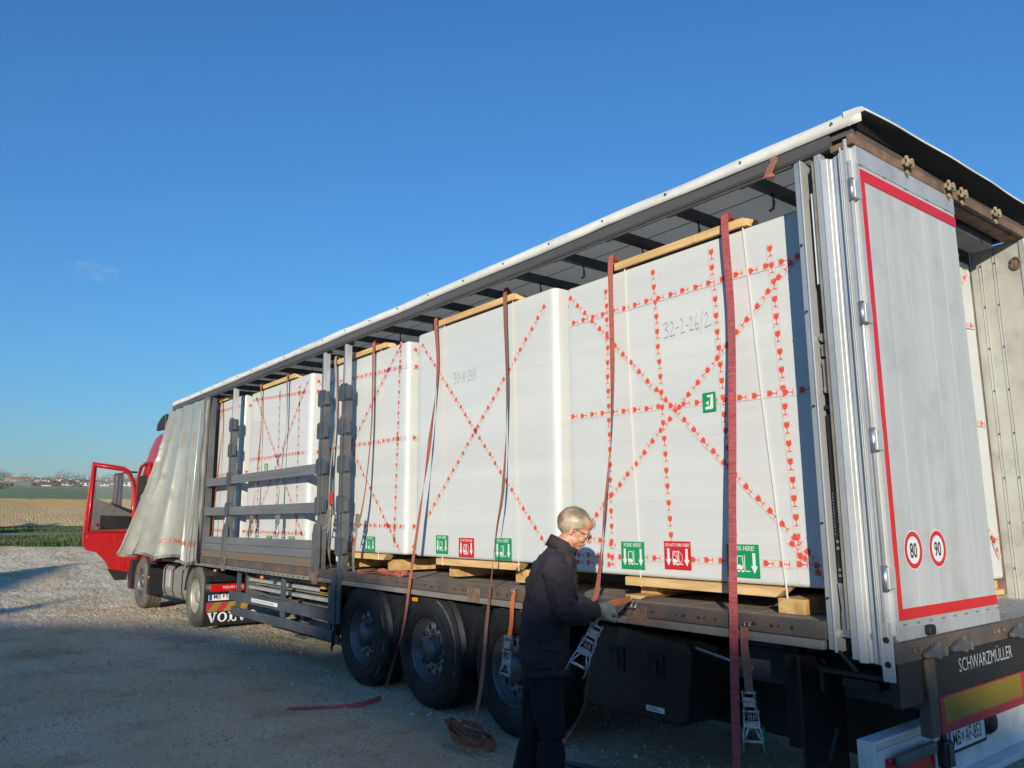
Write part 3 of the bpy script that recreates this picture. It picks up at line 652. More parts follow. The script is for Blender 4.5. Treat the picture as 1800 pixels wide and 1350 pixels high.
# tensioner mechanism inside the channel
mb=MB(); mb.box(-.250,-.232,.02,.03,3.05,3.60); mb.build('tension_label_strip','white',T)
mb=MB(); mb.cyl((-.25,.05,2.74),(-.25,.03,2.74),.026,16); mb.box(-.268,-.232,.034,.05,2.63,2.70); mb.box(-.268,-.228,.034,.05,2.42,2.615); mb.cyl((-.25,.05,2.44),(-.25,.032,2.44),.022,14); mb.cyl((-.25,.05,2.59),(-.25,.032,2.59),.022,14)
mb.build('tensioner_ratchet','sill',T,bevel=.004)
mb=MB(); mb.box(-.275,-.225,.03,.05,2.33,2.35); mb.box(-.268,-.232,.03,.05,1.38,2.30); 
mb.build('tensioner_slide','black',T,bevel=.004)
mb=MB()
for k in range(26): mb.tube([(-.262+.02*(k%2),.028,1.86-k*.009),(-.242+.02*(k%2)-.02,.026,1.855-k*.009)],.003,5)
for z in (1.60,1.565,1.45,1.42): mb.cyl((-.25,.03,z),(-.25,.022,z),.009,10)
mb.build('tensioner_spring','zinc',T)['kind']='stuff'
mb=MB(); mb.prism([(-.268,.02,1.38),(-.232,.02,1.38),(-.238,.02,1.24),(-.232,.02,1.21),(-.232,.02,1.12),(-.262,.02,1.12),(-.262,.02,1.21),(-.256,.02,1.24)],(0,.02,0)); mb.build('tensioner_handle','zinc',T,bevel=.004)
mb=MB(); mb.beam((-.285,.01,1.03),(-.20,.03,.93),.012,.02); mb.box(-.42,-.05,.03,.30,.90,.925); mb.box(-.42,-.40,.03,.06,.80,.90); mb.box(-.30,-.10,.05,.16,.84,.89); mb.build('post_bottom_bracket','black',T,bevel=.004)
# hinge stile
post_profile('hinge_stile',[(-.019,-.006),(.0,-.006),(.0,.03),(.006,.03),(.006,.06),(-.019,.06)],1.12,3.84,'alu')
mb=MB(); mb.cyl((.008,-.004,1.45),(.008,-.004,3.70),.0105,12); mb.build('hinge_rod','alu',T)
# near door
D=[]; y0,y1=.035,1.285; zb,zt=1.115,3.80
mb=MB(); mb.box(.0,.022,y0+.0,y1,zb,zt); DO=mb.build('rear_door','alud',T)
npn=5
for i in range(npn):
    a=y0+.03+(y1-y0-.03)*i/npn; b=y0+.03+(y1-y0-.03)*(i+1)/npn-.0035
    mb=MB(); mb.box(.0215,.0265,a,b,1.20,3.69); mb.build('door_panel','alud',DO,bevel=.001)
mb=MB(); mb.box(.022,.031,y0,y1,3.69,3.80); mb.build('door_top_rail','alu',DO,bevel=.002)
mb=MB(); mb.box(.022,.034,y0,y1+.004,1.108,1.20); mb.box(.034,.038,y0+.015,y1-.01,1.165,1.168); mb.build('door_bottom_rail','alu',DO,bevel=.002)
mb=MB(); mb.box(.022,.029,y0,y0+.028,1.20,3.69); mb.build('door_edge','alu',DO)
mb=MB(); mb.box(.029,.0305,.062,1.284,1.205,1.262); mb.box(.029,.0305,.062,.108,1.262,3.60); mb.box(.029,.0305,.062,1.284,3.60,3.668)
mb.build('red_marking_tape','redm',DO)
mb=MB(); 
for i in range(9):
    for dy in (0,.022): mb.cyl((.033,y0+.06+i*.145+dy,1.185),(.037,y0+.06+i*.145+dy,1.185),.005,8)
for i in range(5):
    for dy in (0,.022): mb.cyl((.030,y0+.03+i*.27+dy,3.69),(.034,y0+.03+i*.27+dy,3.69),.004,8)
mb.build('rivets','steel',DO)['kind']='stuff'
mb=MB(); mb.obox((.05,.345,1.142),(X,Y,Z),(.02,.032,.026)); mb.build('rubber_buffer','rubber',DO,bevel=.012,seg=3)
for z in (3.53,2.82,2.13,1.42):
    mb=MB(); mb.box(-.006,.034,-.012,.062,z-.055,z+.055); h=mb.build('door_hinge','alu',T,bevel=.006,seg=3)
    mb=MB(); mb.cyl((.009,-.004,z-.066),(.009,-.004,z+.066),.0155,14); mb.build('hinge_barrel','zinc',h)
# speed stickers
for yc,tx in ((.285,'80'),(.57,'90')):
    mb=MB(); c=V((.0285,yc,1.555)); seg=40
    for r0,r1,m,dx in ((0,.104,0,.0),(.072,.098,1,.0012)):
        for k in range(seg):
            a0,a1=2*math.pi*k/seg,2*math.pi*(k+1)/seg
            q=lambda r,a: c+V((dx,math.cos(a)*r,math.sin(a)*r))
            mb.poly([q(r0,a0),q(r1,a0),q(r1,a1),q(r0,a1)] if r0 else [q(0,0),q(r1,a0),q(r1,a1)],m)
    put_text(mb,tx,(.0305,yc-.002,1.515),Y,Z,.112,2,.72,.012,'CENTER')
    o=mb.build('speed_limit_sticker',['lwhite','redm','blackink'],DO,recalc=False); o['label']='round %s speed sticker with red ring'%tx
# far side: rear inner panel, post, curtain
mb=MB(); mb.box(-.36,.0,WD-.05,WD-.015,1.10,3.80); P_=mb.build('far_rear_panel','alupanel',T)
mb=MB()
for x in (-.30,-.28,-.20,-.18): mb.box(x-.0025,x+.0025,WD-.056,WD-.05,1.12,3.78)
mb.build('panel_bead','alu',P_)
mb=MB()
for x in (-.29,-.19):
    for k in range(8): mb.cyl((x,WD-.058,1.35+k*.33),(x,WD-.05,1.35+k*.33),.008,8)
mb.build('panel_rivet','steel',P_)['kind']='stuff'
mb=MB(); mb.tube([(-.045+.035*math.cos(k*math.pi/8),WD-.062,3.62+.045*math.sin(k*math.pi/8)) for k in range(17)],.008,7); mb.box(-.075,-.015,WD-.058,WD-.05,3.59,3.65); mb.build('lashing_ring','rust',P_)
mb=MB(); mb.box(-.012,.03,WD-.06,WD+.0,1.0,3.80); mb.build('far_corner_post','alu',T,bevel=.003)
mb=MB(); mb.box(-.42,-.365,WD-.09,WD-.04,1.1,3.80); mb.build('far_curtain_roller','rust',T)
rs=[]
for i in range(160):
    x=LEN+.1+(13.1)*i/159; rs.append([V((x,WD-.02+.015*math.sin(x*9)+.01*noise.noise((x,0,z)),z)) for z in (3.8,3.0,2.2,1.6,1.12)]+[V((x,WD-.012+.015*math.sin(x*9),z)) for z in (1.12,3.8)])
mb=MB(); mb.rings(rs,0,True,True); mb.build('far_curtain','curtaing',T)
# sliding posts
def slide_post(x,low,flap,ri):
    mb=MB(); w=.055
    mb.box(x-w,x+w,.0,.012,1.1 if not low else .9,3.30); mb.box(x-w,x-w+.012,.0124,.085,1.1,3.30); mb.box(x+w-.012,x+w,.0124,.085,1.1,3.30); mb.box(x-.012,x+.012,-.018,-.0004,1.16,3.30)
    p=mb.build('sliding_post','steel',T,bevel=.003)
    u=MB(); u.box(x-.045,x-.002,.006,.08,3.30,3.79); u.build('post_head_left_web','steelb',p,bevel=.003)
    u=MB(); u.box(x+.0,x+.045,-.004,.07,3.30,3.79); u.build('post_head_bright_web','alu',p,bevel=.003)
    u=MB(); u.box(x-.07,x+.09,.0,.09,3.792,3.80); u.cyl((x-.05,.05,3.805),(x-.05,.07,3.805),.016,10); u.cyl((x+.06,.05,3.805),(x+.06,.07,3.805),.016,10); u.build('post_roller','black',p)
    for z in (1.45,1.92,2.38,2.82,3.22)[(0 if low else 1):]:
        k=MB(); k.prism([(x-.115,-.01,z-.085),(x-.095,-.01,z-.10),(x+.095,-.01,z-.10),(x+.115,-.01,z-.085),(x+.115,-.01,z+.075),(x+.09,-.01,z+.095),(x-.09,-.01,z+.095),(x-.115,-.01,z+.075)],(0,.008,0))
        k.box(x-.115,x-.107,-.0018,.045,z-.085,z+.075); k.box(x+.107,x+.115,-.0018,.045,z-.085,z+.075); k.box(x-.04,x+.04,-.024,-.011,z-.11,z+.1)
        k.build('lath_pocket','steelb',p,bevel=.004)
    # perforated strip: two rails and many rungs
    k=MB(); xs=x-.062
    if low or True:
        z0,z1=(1.25,2.70)
        k.box(xs-.028,xs-.020,.01,.03,z0,z1); k.box(xs-.004,xs+.004,.01,.03,z0,z1); z=z0
        while z<z1: k.box(xs-.0199,xs-.0041,.012,.028,z,z+.016); z+=.030
        k.build('perforated_strip','steelb',p)
    # foot
    k=MB()
    if not low:
        k.prism([(x-.09,-.03,1.10),(x+.09,-.03,1.10),(x+.09,-.03,1.62),(x+.06,-.03,1.70),(x-.06,-.03,1.70),(x-.09,-.03,1.62)],(0,.028,0)); k.box(x-.07,x+.07,-.045,-.0305,1.14,1.6)
        k.build('post_foot','steel',p,bevel=.006)
        k=MB(); k.prism([(x-.10,-.035,1.22),(x+.10,-.035,1.22),(x+.07,-.035,1.0),(x-.05,-.035,.99)],(0,.02,0)); k.build('rusty_foot_hinge','rust',p,bevel=.004)
    else:
        k.prism([(x-.10,-.035,.60),(x+.10,-.035,.60),(x+.11,-.035,1.12),(x+.06,-.035,1.20),(x-.06,-.035,1.20),(x-.11,-.035,1.12)],(0,.03,0)); k.box(x-.02,x+.02,-.05,-.036,.52,1.14)
        k.build('post_foot','steelb',p,bevel=.006)
        k=MB(); k.tube([(x-.03,-.02,.62),(x-.03,-.02,.36)],.012,8); k.tube([(x-.09,0,.62),(x-.12,.0,.30)],.014,8); k.build('post_latch_rod','black',p)
    k=MB(); k.box(x-.035,x+.005,-.02,-.0185,1.74 if not low else 1.28,1.79 if not low else 1.33); k.build('white_position_mark','lwhite',p)
slide_post(-10.15,False,True,0); slide_post(-6.86,False,True,0); slide_post(-6.27,True,False,0)
# laths and sideboards between the posts
for z in (2.36,1.89):
    mb=MB(); mb.box(-11.30,-6.92,-.002,.024,z-.062,z+.062); mb.box(-11.30,-6.92,-.005,-.0022,z-.012,z+.012); mb.build('side_lath','board',T,bevel=.003)
for k,(z0,z1,mm) in enumerate(((1.178,1.285,'boardr'),(1.289,1.392,'board'),(1.396,1.50,'board'))):
    for a,b in ((-11.30,-10.16),(-10.14,-6.95)):
        mb=MB(); mb.box(a,b,-.006,.020,z0,z1); mb.build('sideboard',mm,T,bevel=.003)
# bunched curtain at the front
def cur(u,v):      # u 0 rear edge .. 1 front ; v 0 top .. 1 bottom
    e=v**1.5
    xt=-11.42-2.15*u; xb=-11.28-2.80*u-.33*u*u
    x=xt+(xb-xt)*e
    yb=.0-.40*sst(.2,1,u)*e
    ph=u*2*math.pi*4.6+1.5*math.sin(u*6.1+.4)+.5*v*math.sin(u*3)
    amp=(.07+.24*v**.8)*(.22+.78*sst(.12,.36,u))*(.8+.35*noise.noise((u*2.3,0,8)))
    tri=2/math.pi*math.asin(.96*math.sin(ph)); f=.65*tri+.35*math.sin(ph)
    f+=.22*(1-abs(2*((ph*.47+.3)%1)-1)*2)*sst(0,.5,v)
    y=-.04+yb-amp*(.5+.5*f)
    x+= -.13*v*math.cos(ph)*sst(.1,.3,u)
    cz=v*9+u*6+2*noise.noise((u*4,v*3,1)); kk=abs((cz%1)-.5)*2
    y+= -.016*max(0,1-kk*3.5)*max(0,noise.noise((u*6,v*5,7))+.35)
    y+= .022*noise.noise((u*6,v*2.4,2))*v+.006*noise.noise((u*24,v*9,6))
    if u>.80: x+= -.05*math.sin(v*9)*(u-.8)*5*(1-v)
    z=3.785-(2.74-.11*u)*v+(.05*math.sin(ph*.7)*sst(.85,1,v))
    return V((x,y,z))
nu,nv=170,60; vs=[cur(i/nu,j/nv) for i in range(nu+1) for j in range(nv+1)]
back=[p+V((0,.006,0)) for p in vs]; K=len(vs); fs=[]
for i in range(nu):
    for j in range(nv):
        a=i*(nv+1)+j; fs.append((a,a+1,a+nv+2,a+nv+1)); fs.append((K+a,K+a+nv+1,K+a+nv+2,K+a+1))
mb=MB(); mb.add(vs+back,fs,0,True); CU=mb.build('side_curtain','curtain',T,recalc=False)
v,f=text2d('SCHWARZMÜLLER',.11,1.3,.006)
mb=MB(); wv=max(p[0] for p in v); mb.add([cur(.46-.40*(x/wv),.90-y/2.63)+V((0,-.012,0)) for x,y in v],f,0)
mb.build('curtain_lettering','cred',CU,recalc=False)
mb=MB()
rs=[]
for j in range(30):
    z=3.80-2.72*j/29; rs.append([V((-11.33+.07*math.cos(a)*(1+.2*noise.noise((z*3,a,0)))-.10*(j/29),-.03+.055*math.sin(a)+.02*noise.noise((z*2,a,1)),z)) for a in [k*math.pi/7 for k in range(14)]])
mb.rings(rs); mb.build('curtain_rolled_edge','curtaing',T)
mb=MB(); mb.tube([(-11.47,-.10,3.60),(-11.55,-.12,2.3),(-11.70,-.13,.93)],.010,8); mb.build('curtain_tension_tube','alu',T)
mb=MB(); rs=[[cur(i/60,1)+V((0,-.006+dy,dz)) for dy,dz in ((0,0),(0,.05),(.02,.05),(.02,0))] for i in range(61)]
mb.rings(rs,0,True,False); mb.build('curtain_hem','curtaing',CU)
# ---- chassis
for y in (.62,1.80):
    mb=MB(); mb.box(-12.9,-.1,y,y+.13,.88,1.10); mb.box(-9.3,-.1,y-.01,y+.14,.66,.8795); mb.build('chassis_beam','steelb',T,bevel=.006)
x=-.6
while x>-13:
    mb=MB(); mb.box(x-.04,x+.04,.04,WD-.04,1.02,1.112); mb.build('cross_member','black',T); x-=.88
mb=MB(); mb.box(-13.3,-11.2,.35,WD-.35,.98,1.08); mb.build('kingpin_plate','black',T)
WX=[-5.797,-4.487,-3.177]
# wheels: build one, copy
def wheel(x,y,side,r=.525,w=.37,rimm='rim',tyre='rubber',parent=T,deep=False,caps=False):
    # axis along y; side=-1 outer face towards -y
    o=V((x,y,r)); ax=V((0,-side*-1,0)) if False else V((0,side,0))
    tm=MB(); h=w
    pr=[(.295*r/.525,0.0),(.315*r/.525,-.012),(.40*r/.525,-.022),(.47*r/.525,-.016),(.505*r/.525,.012),(.522*r/.525,.04),(.525*r/.525,.06)]
    pr+= [(r,h-.06),(.505*r/.525,h-.012),(.45*r/.525,h),(.30*r/.525,h-.03)]
    tm.lathe([(a,-b) for a,b in pr],o,ax,56,0,True)
    for g_ in (.10,.16,.22,.28): pass
    root=tm.build('wheel',tyre,parent)
    sc=MB(); sc.lathe([(.487*r/.525,.0045),(.500*r/.525,-.010),(.518*r/.525,-.034)],o,ax,56,cap=False); sc.build('sidewall_edge','scuff' if tyre=='rubber' else tyre,root)
    for q0 in (.35,.43):
        rr_=MB(); rr_.lathe([(q0*r/.525,.017),(q0*r/.525+.004,.0245),(q0*r/.525+.010,.0245),(q0*r/.525+.014,.017)],o,ax,56,cap=False); rr_.build('sidewall_rib',tyre,root)
    tg=MB(); n=64
    for k in range(n):
        a=2*math.pi*k/n
        d=V((math.cos(a),0,math.sin(a))); tt=V((-math.sin(a),0,math.cos(a)))
        for q in (.075,.155,.235,.30):
            tg.obox(o+d*(r+.003)-ax*q,(tt,ax,d),(math.pi*r/n*.78,.030,.007))
    tg.build('tyre_tread',tyre,root)['kind']='stuff'
    rm=MB()
    if not deep:
        pf=[(.300,.0),(.306,.006),(.296,.012),(.285,.03),(.272,.11),(.235,.13),(.20,.135),(.14,.135),(.12,.10),(.11,.02),(.10,.005),(.0001,.0)]
    else:
        pf=[(.300,.0),(.306,.006),(.296,.012),(.285,.05),(.275,.13),(.20,.16),(.14,.165),(.135,.06),(.12,.03),(.0001,.02)]
    rm.lathe([(a*r/.525,-b) for a,b in pf],o,ax,48,cap=False); rim=rm.build('rim',rimm,root)
    bl=MB()
    if not deep:
        for k in range(10):
            a=2*math.pi*(k+.5)/10; d=V((math.cos(a),0,math.sin(a)))
            c=o+d*.165-ax*.075; bl.cyl(c,c+ax*.03,.014,8)
            c=o+d*.165-ax*.078; bl.cyl(c,c+ax*.012,.021,8)
        dm=MB(); dm.lathe([(.232,.125),(.236,.09),(.228,.08),(.15,.08),(.132,.09),(.128,.13)] if 0 else [(.232,-.125),(.236,-.09),(.228,-.08),(.15,-.08),(.132,-.09),(.128,-.125)],o,ax,40,cap=False); dm.build('rim_disc','rimdisc',rim)
        hb=MB()
        for k in range(10):
            a=2*math.pi*k/10; d=V((math.cos(a),0,math.sin(a))); hb.cyl(o+d*.205-ax*.085,o+d*.205-ax*.0765,.027,12)
        hb.build('vent_hole','dark',rim)['kind']='stuff'
        bl.build('wheel_nut','chrome' if caps else 'rim',rim)['kind']='stuff'
    return root
for x in WX:
    wheel(x,.06,-1)
    wheel(x,WD-.06,1)
    mb=MB(); mb.cyl((x,.45,.525),(x,WD-.45,.525),.075,14); mb.build('axle','black',T)
    for y in (.72,1.83):
        mb=MB(); mb.cyl((x+.28,y,.45),(x+.28,y,.80),.12,16); mb.beam((x+.3,y,.45),(x-.5,y,.60),.10,.05); mb.build('air_suspension','black',T)
    # mudguard arch
    for ya in (.045,WD-.445):
        rs=[]
        for k in range(17):
            a=R(-8+196*k/16) if k else R(-8); rr=.60; rs.append([V((x+math.cos(a)*q,yy,.535+math.sin(a)*q)) for q,yy in ((rr,ya),(rr+.012,ya),(rr+.012,ya+.40),(rr,ya+.40))])
        mb=MB(); mb.rings(rs,0,True,True); mb.build('mudguard','plastic',T)
# infill skirt plates between wheels
for x in (-5.142,-3.832):
    mb=MB(); mb.prism([(x-.38,.10,.98),(x+.38,.10,.98),(x+.12,.10,.50),(x-.12,.10,.50)],(0,.30,0)); mb.build('mudguard_web','plastic',T,bevel=.01)
# toolbox
mb=MB(); mb.prism([(-2.16,.10,.99),(-1.42,.10,.93),(-1.36,.10,.88),(-1.42,.10,.44),(-1.48,.10,.40),(-2.34,.10,.40),(-2.40,.10,.45),(-2.24,.10,.95)],(0,.55,0)); TB=mb.build('storage_box','plastic',T,bevel=.02,seg=3)
for x in (-2.02,-1.66):
    mb=MB(); mb.box(x-.07,x+.07,.088,.099,.68,.84); b=mb.build('box_latch','black',TB,bevel=.008)
    mb=MB(); mb.box(x-.02,x+.02,.075,.0875,.70,.80); mb.build('latch_paddle','plastic',b,bevel=.004)
mb=MB(); mb.box(-1.76,-1.60,.0965,.099,.46,.495,0)
strokes(mb,[[(0,.0),(.10,0)],[(0,.012),(.08,.012)]],(-1.74,.0955,.472),X,Z,.004,1); o=mb.build('box_data_sticker',['lwhite','blackink'],TB,recalc=False)
mb=MB(); mb.tube([(-1.25,.02,.93),(-.83,.02,.86)],.010,8); mb.build('load_handle_bar','zinc',T)
for x,z0 in ((-1.05,.40),(-.9,.25)):
    pass
mb=MB(); mb.cyl((-.95,.8,.55),(-.95,1.7,.55),.22,24); mb.build('air_tank','black',T)
mb=MB(); mb.box(-.80,-.70,.28,.36,.40,1.0); mb.build('lower_frame_bracket','black',T)
mb=MB(); mb.prism([(-2.2,.75,.30),(-.25,.75,.30),(-.25,.75,.66),(-2.2,.75,.74)],(0,1.1,0)); mb.build('added_dark_box','plastic',T,bevel=.02)  # added black box, darkens the shaded space under the tail
for x in (-2.9,-.62):
    mb=MB(); mb.box(x-.01,x+.01,.15,.6,.25,.95); mb.build('spray_flap','plastic',T)
mb=MB()
rs=[]
for k in range(14):
    a=R(150*k/13+15); rs.append([V((-.62+math.cos(a)*q,yy,.30+math.sin(a)*q)) for q,yy in ((.42,.2),(.43,.2),(.43,.9),(.42,.9))])
# spare wheel under the tail

# side underrun bars
for z0,z1,xa,xb in ((.575,.71,-10.12,-6.55),(.37,.49,-10.0,-6.40)):
    mb=MB(); mb.box(xa,xb,.075,.105,z0,z1); mb.box(xa,xb,.106,.12,z0+.01,z0+.03); mb.build('side_underrun_bar','steelb',T,bevel=.006)
for x in (-9.9,-8.2,-6.75):
    mb=MB(); mb.box(x-.04,x+.04,.125,.17,.40,1.02); mb.build('underrun_bracket','steelb',T,bevel=.004)
mb=MB(); mb.box(-9.15,-8.2,.0715,.074,.615,.665,0); put_text(mb,'SCHWARZMÜLLER',(-9.10,.0705,.628),X,Z,.035,1,2.6); mb.build('underrun_name_plate',['lwhite','blackink'],T,recalc=False)
# lath rack under the deck
for k,z in enumerate((.76,.815,.87,.925)):
    mb=MB(); mb.box(-9.9,-7.0,.30+.10*(k%2),.38+.10*(k%2),z-.022,z+.022); mb.build('stored_lath','sill' if k%2 else 'alu',T,bevel=.004)
mb=MB(); mb.box(-10.05,-9.9,.28,.62,.62,.99); mb.box(-7.0,-6.9,.28,.62,.62,.99); mb.box(-10,-6.9,.56,.60,.60,.63); mb.build('lath_rack','steel',T,bevel=.005)
for x in (-10.6,-8.62,-4.62):
    mb=MB(); mb.box(x-.05,x+.05,.012,.05,.955,1.005); b=mb.build('side_marker_lamp','black',T,bevel=.004); 
    mb=MB(); mb.box(x-.042,x+.042,-.002,.0118,.962,.998); mb.build('marker_lens','amber',b,bevel=.004)
mb=MB()
for y in (1.0,1.6): mb.box(-9.6,-9.48,y,y+.1,.05,.95); mb.box(-9.66,-9.42,y-.05,y+.15,.0,.04)
mb.build('landing_leg','steelb',T,bevel=.006)
# ---- rear end
mb=MB(); mb.box(-.04,.04,.0,WD,1.0,1.10); mb.build('rear_sill','rustpaint',T,bevel=.005)
mb=MB(); mb.box(-.02,.02,.02,WD-.02,.78,.998); RB=mb.build('rear_beam','plastic',T,bevel=.004)
mb=MB(); put_text(mb,'SCHWARZMÜLLER',(.0215,.70,.880),Y,Z,.105,0,.84,-.004); mb.build('rear_lettering','dimwhite',RB,recalc=False)
for y in (.34,.66,1.45,1.8):
    mb=MB(); mb.prism([(.05,y-.11,1.035),(.05,y+.0,1.065),(.05,y+.04,1.05),(.05,y+.04,1.015),(.05,y-.0,1.005),(.05,y-.11,1.01)],(.03,0,0)); mb.box(.0405,.07,y+.045,y+.075,.99,1.08); mb.box(.0405,.09,y+.08,y+.10,1.0,1.05); mb.build('door_lock_lever','steel',T,bevel=.006)
for y in (.16,.22,1.15,1.22,1.3):
    mb=MB(); mb.cyl((.04,y,1.055),(.05,y,1.055),.012,8); mb.build('sill_bolt','rust',T)
for ya in (.30,1.95):
    mb=MB(); mb.box(-.03,.035,ya,ya+.10,.60,.9985); mb.build('bumper_bracket','rustpaint',T,bevel=.006)
# chevron reflective board
mb=MB(); a,b=.60,1.78; mb.box(-.062,-.052,a,b,.555,.79,0); mb.poly([(-.0515,a+.05,.605),(-.0515,b-.05,.605),(-.0515,b-.05,.74),(-.0515,a+.05,.74)],1)
mb.build('reflective_board',['refl_r','refl_y'],T,recalc=False)
# light board / bumper
Bm=MB(); Bm.box(-.19,-.15,-.03,.66,.545,.60); Bm.box(-.152,-.145,-.03,.62,.33,.545); Bm.box(-.19,-.10,-.05,.66,.60,.615); Bm.box(-.19,-.10,-.05,-.03,.30,.60)
Bm.box(-.16,-.12,.64,2.5,.30,.56); Bm.box(-.16,-.04,.60,2.5,.26,.299)
BU=Bm.build('light_board','white',T,bevel=.005)
mb=MB(); mb.box(-.145,-.115,.13,.62,.32,.50); L_=mb.build('tail_lamp','redlens',BU,bevel=.01)
rs=[]
for k in range(9):
    a=R(180-180*k/8); rs.append([V((-.112+.055*math.sin(a),yy,.505+.03*math.cos(a)*-1)) for yy in (.16,.60)]+[V((-.118+.05*math.sin(a),yy,.505+.02*math.cos(a)*-1)) for yy in (.60,.16)])
mb=MB(); mb.box(-.118,-.08,.16,.60,.455,.52); mb.build('lamp_tape_patch','steel',L_,bevel=.02,seg=3)
mb=MB(); mb.box(-.14,-.07,.655,.76,.36,.50); mb.build('white_marker_lamp','plastic',BU,bevel=.015,seg=3)
mb=MB(); mb.box(-.068,-.062,.68,.74,.37,.49); mb.build('marker_lens','glassd',BU)
# number plate
mb=MB(); mb.box(-.10,-.094,.74,1.23,.43,.55,0); mb.box(-.105,-.1005,.70,1.26,.41,.56,3)
mb.poly([(-.0935,.745,.433),(-.0935,.785,.433),(-.0935,.785,.547),(-.0935,.745,.547)],1)
put_text(mb,'MB',(-.0932,.80,.450),Y,Z,.112,2,.72,.004); put_text(mb,'AF-853',(-.0932,.965,.450),Y,Z,.112,2,.66,.004)
mb.prism([(-.0935,.925,.475),(-.0935,.935,.462),(-.0935,.945,.475),(-.0935,.945,.51),(-.0935,.925,.51)],(.0005,0,0),1)
mb.build('number_plate',['lwhite','plateblue','blackink','black'],T,recalc=False)
mb=MB(); mb.lathe([(.001,0),(.05,.0),(.075,-.03),(.08,-.06)],(-.08,1.34,.50),(1,0,0),20); mb.build('cable_gland','black',BU)
# small lamp bracket under rear
mb=MB(); mb.tube([(-.35,.05,.62),(-.38,.02,.47),(-.40,.0,.40)],.012,7); mb.cyl((-.42,-.02,.40),(-.36,-.02,.40),.04,14); b=mb.build('side_clearance_lamp','rubber',T)
mb=MB(); mb.cyl((-.359,-.02,.40),(-.352,-.02,.40),.026,12); mb.build('marker_lens','amber',b)
# ---------------------------------------------------------------- tractor unit
K_=thing('truck_tractor','red tractor truck in front of the trailer with its door open','truck',(-14.3,1.25,0))
wheel(-11.86,.10,-1,.51,.58,'riml','rubdust',K_,deep=True); wheel(-11.86,WD-.10,1,.51,.58,'riml','rubdust',K_,deep=True)
wheel(-15.6,.12,-1,.51,.32,'rim','rubdust',K_,caps=True); wheel(-15.6,WD-.12,1,.51,.32,'rim','rubdust',K_,caps=True)
mb=MB()
for y in (.80,1.55): mb.box(-16.6,-11.2,y,y+.12,.70,.95)
mb.build('chassis_frame','black',K_)
# rear guard, lamp bar, plates
mb=MB()
rs=[]
for k in range(15):
    a=R(5+170*k/14); rs.append([V((-11.86+math.cos(a)*q,yy,.51+math.sin(a)*q)) for q,yy in ((.585,.09),(.60,.09),(.60,.74),(.585,.74))])
mb.rings(rs,0,True,True); mb.build('rear_mudguard','plastic',K_)
mb=MB(); mb.box(-11.33,-11.30,.08,.98,.06,.86); mb.box(-11.36,-11.22,.10,.80,.76,.80); FL=mb.build('mud_flap','plastic',K_,bevel=.006)
q=-11.295
mb=MB(); mb.box(q-.003,q+.03,.17,.78,.60,.715); o=mb.build('tail_lamp','redlens',FL,bevel=.008)
mb=MB(); put_text(mb,'VOLVO FH12',(q+.032,.36,.645),Y,Z,.06,0,1.0,.003); mb.build('lamp_lettering','lwhite',o,recalc=False)
mb=MB(); mb.box(q-.003,q+.008,.15,.80,.46,.585,0); mb.poly([(q+.0085,.155,.465),(q+.0085,.205,.465),(q+.0085,.205,.58),(q+.0085,.155,.58)],1)
put_text(mb,'MB',(q+.009,.225,.482),Y,Z,.115,2,.8,.004); put_text(mb,'93-JSP',(q+.009,.42,.482),Y,Z,.115,2,.8,.004); mb.prism([(q+.0085,.375,.50),(q+.0085,.405,.50),(q+.0085,.405,.55),(q+.0085,.375,.55)],(.001,0,0),3)
mb.build('number_plate',['lwhite','plateblue','blackink','redm'],FL,recalc=False)
mb=MB(); mb.box(q-.003,q+.006,.12,.80,.285,.43,0)
for k in range(3):
    a=.15+k*.24; mb.poly([(q+.0065,a,.287),(q+.0065,a+.12,.287),(q+.0065,a+.22,.428),(q+.0065,a+.10,.428)],1)
mb.build('hazard_marking_plate',['refl_r','refl_y'],FL,recalc=False)
# slab serif lettering on the flap
def slab(mb,ch,o,s,m=0):
    o=V(o); q=lambda x,z:o+Y*(x*s)+Z*(z*s); P=lambda L:mb.poly([q(*p) for p in L],m)
    if ch=='V': P([(.05,.9),(.33,.9),(.62,.1),(.5,0),(.42,0)]);P([(.62,.0),(.5,.0),(.72,.9),(.86,.9)]);P([(0,.88),(.42,.88),(.42,1),(0,1)]);P([(.62,.88),(.98,.88),(.98,1),(.62,1)])
    if ch=='O':
        for k in range(20):
            a,b=2*math.pi*k/20,2*math.pi*(k+1)/20
            P([(.5+.26*math.cos(a),.5+.38*math.sin(a)),(.5+.5*math.cos(a),.5+.5*math.sin(a)),(.5+.5*math.cos(b),.5+.5*math.sin(b)),(.5+.26*math.cos(b),.5+.38*math.sin(b))])
    if ch=='L': P([(.15,.0),(.42,.0),(.42,1),(.15,1)]);P([(0,.88),(.58,.88),(.58,1),(0,1)]);P([(0,0),(.85,0),(.85,.12),(0,.12)]);P([(.7,.12),(.85,.12),(.85,.38),(.75,.38)])
mb=MB(); yy=.145
for ch,adv in (('V',.165),('O',.175),('L',.15),('V',.165),('O',.17)): slab(mb,ch,(-11.2985,yy,.115),.155); yy+=adv
mb.build('flap_lettering','lwhite',FL,recalc=False)
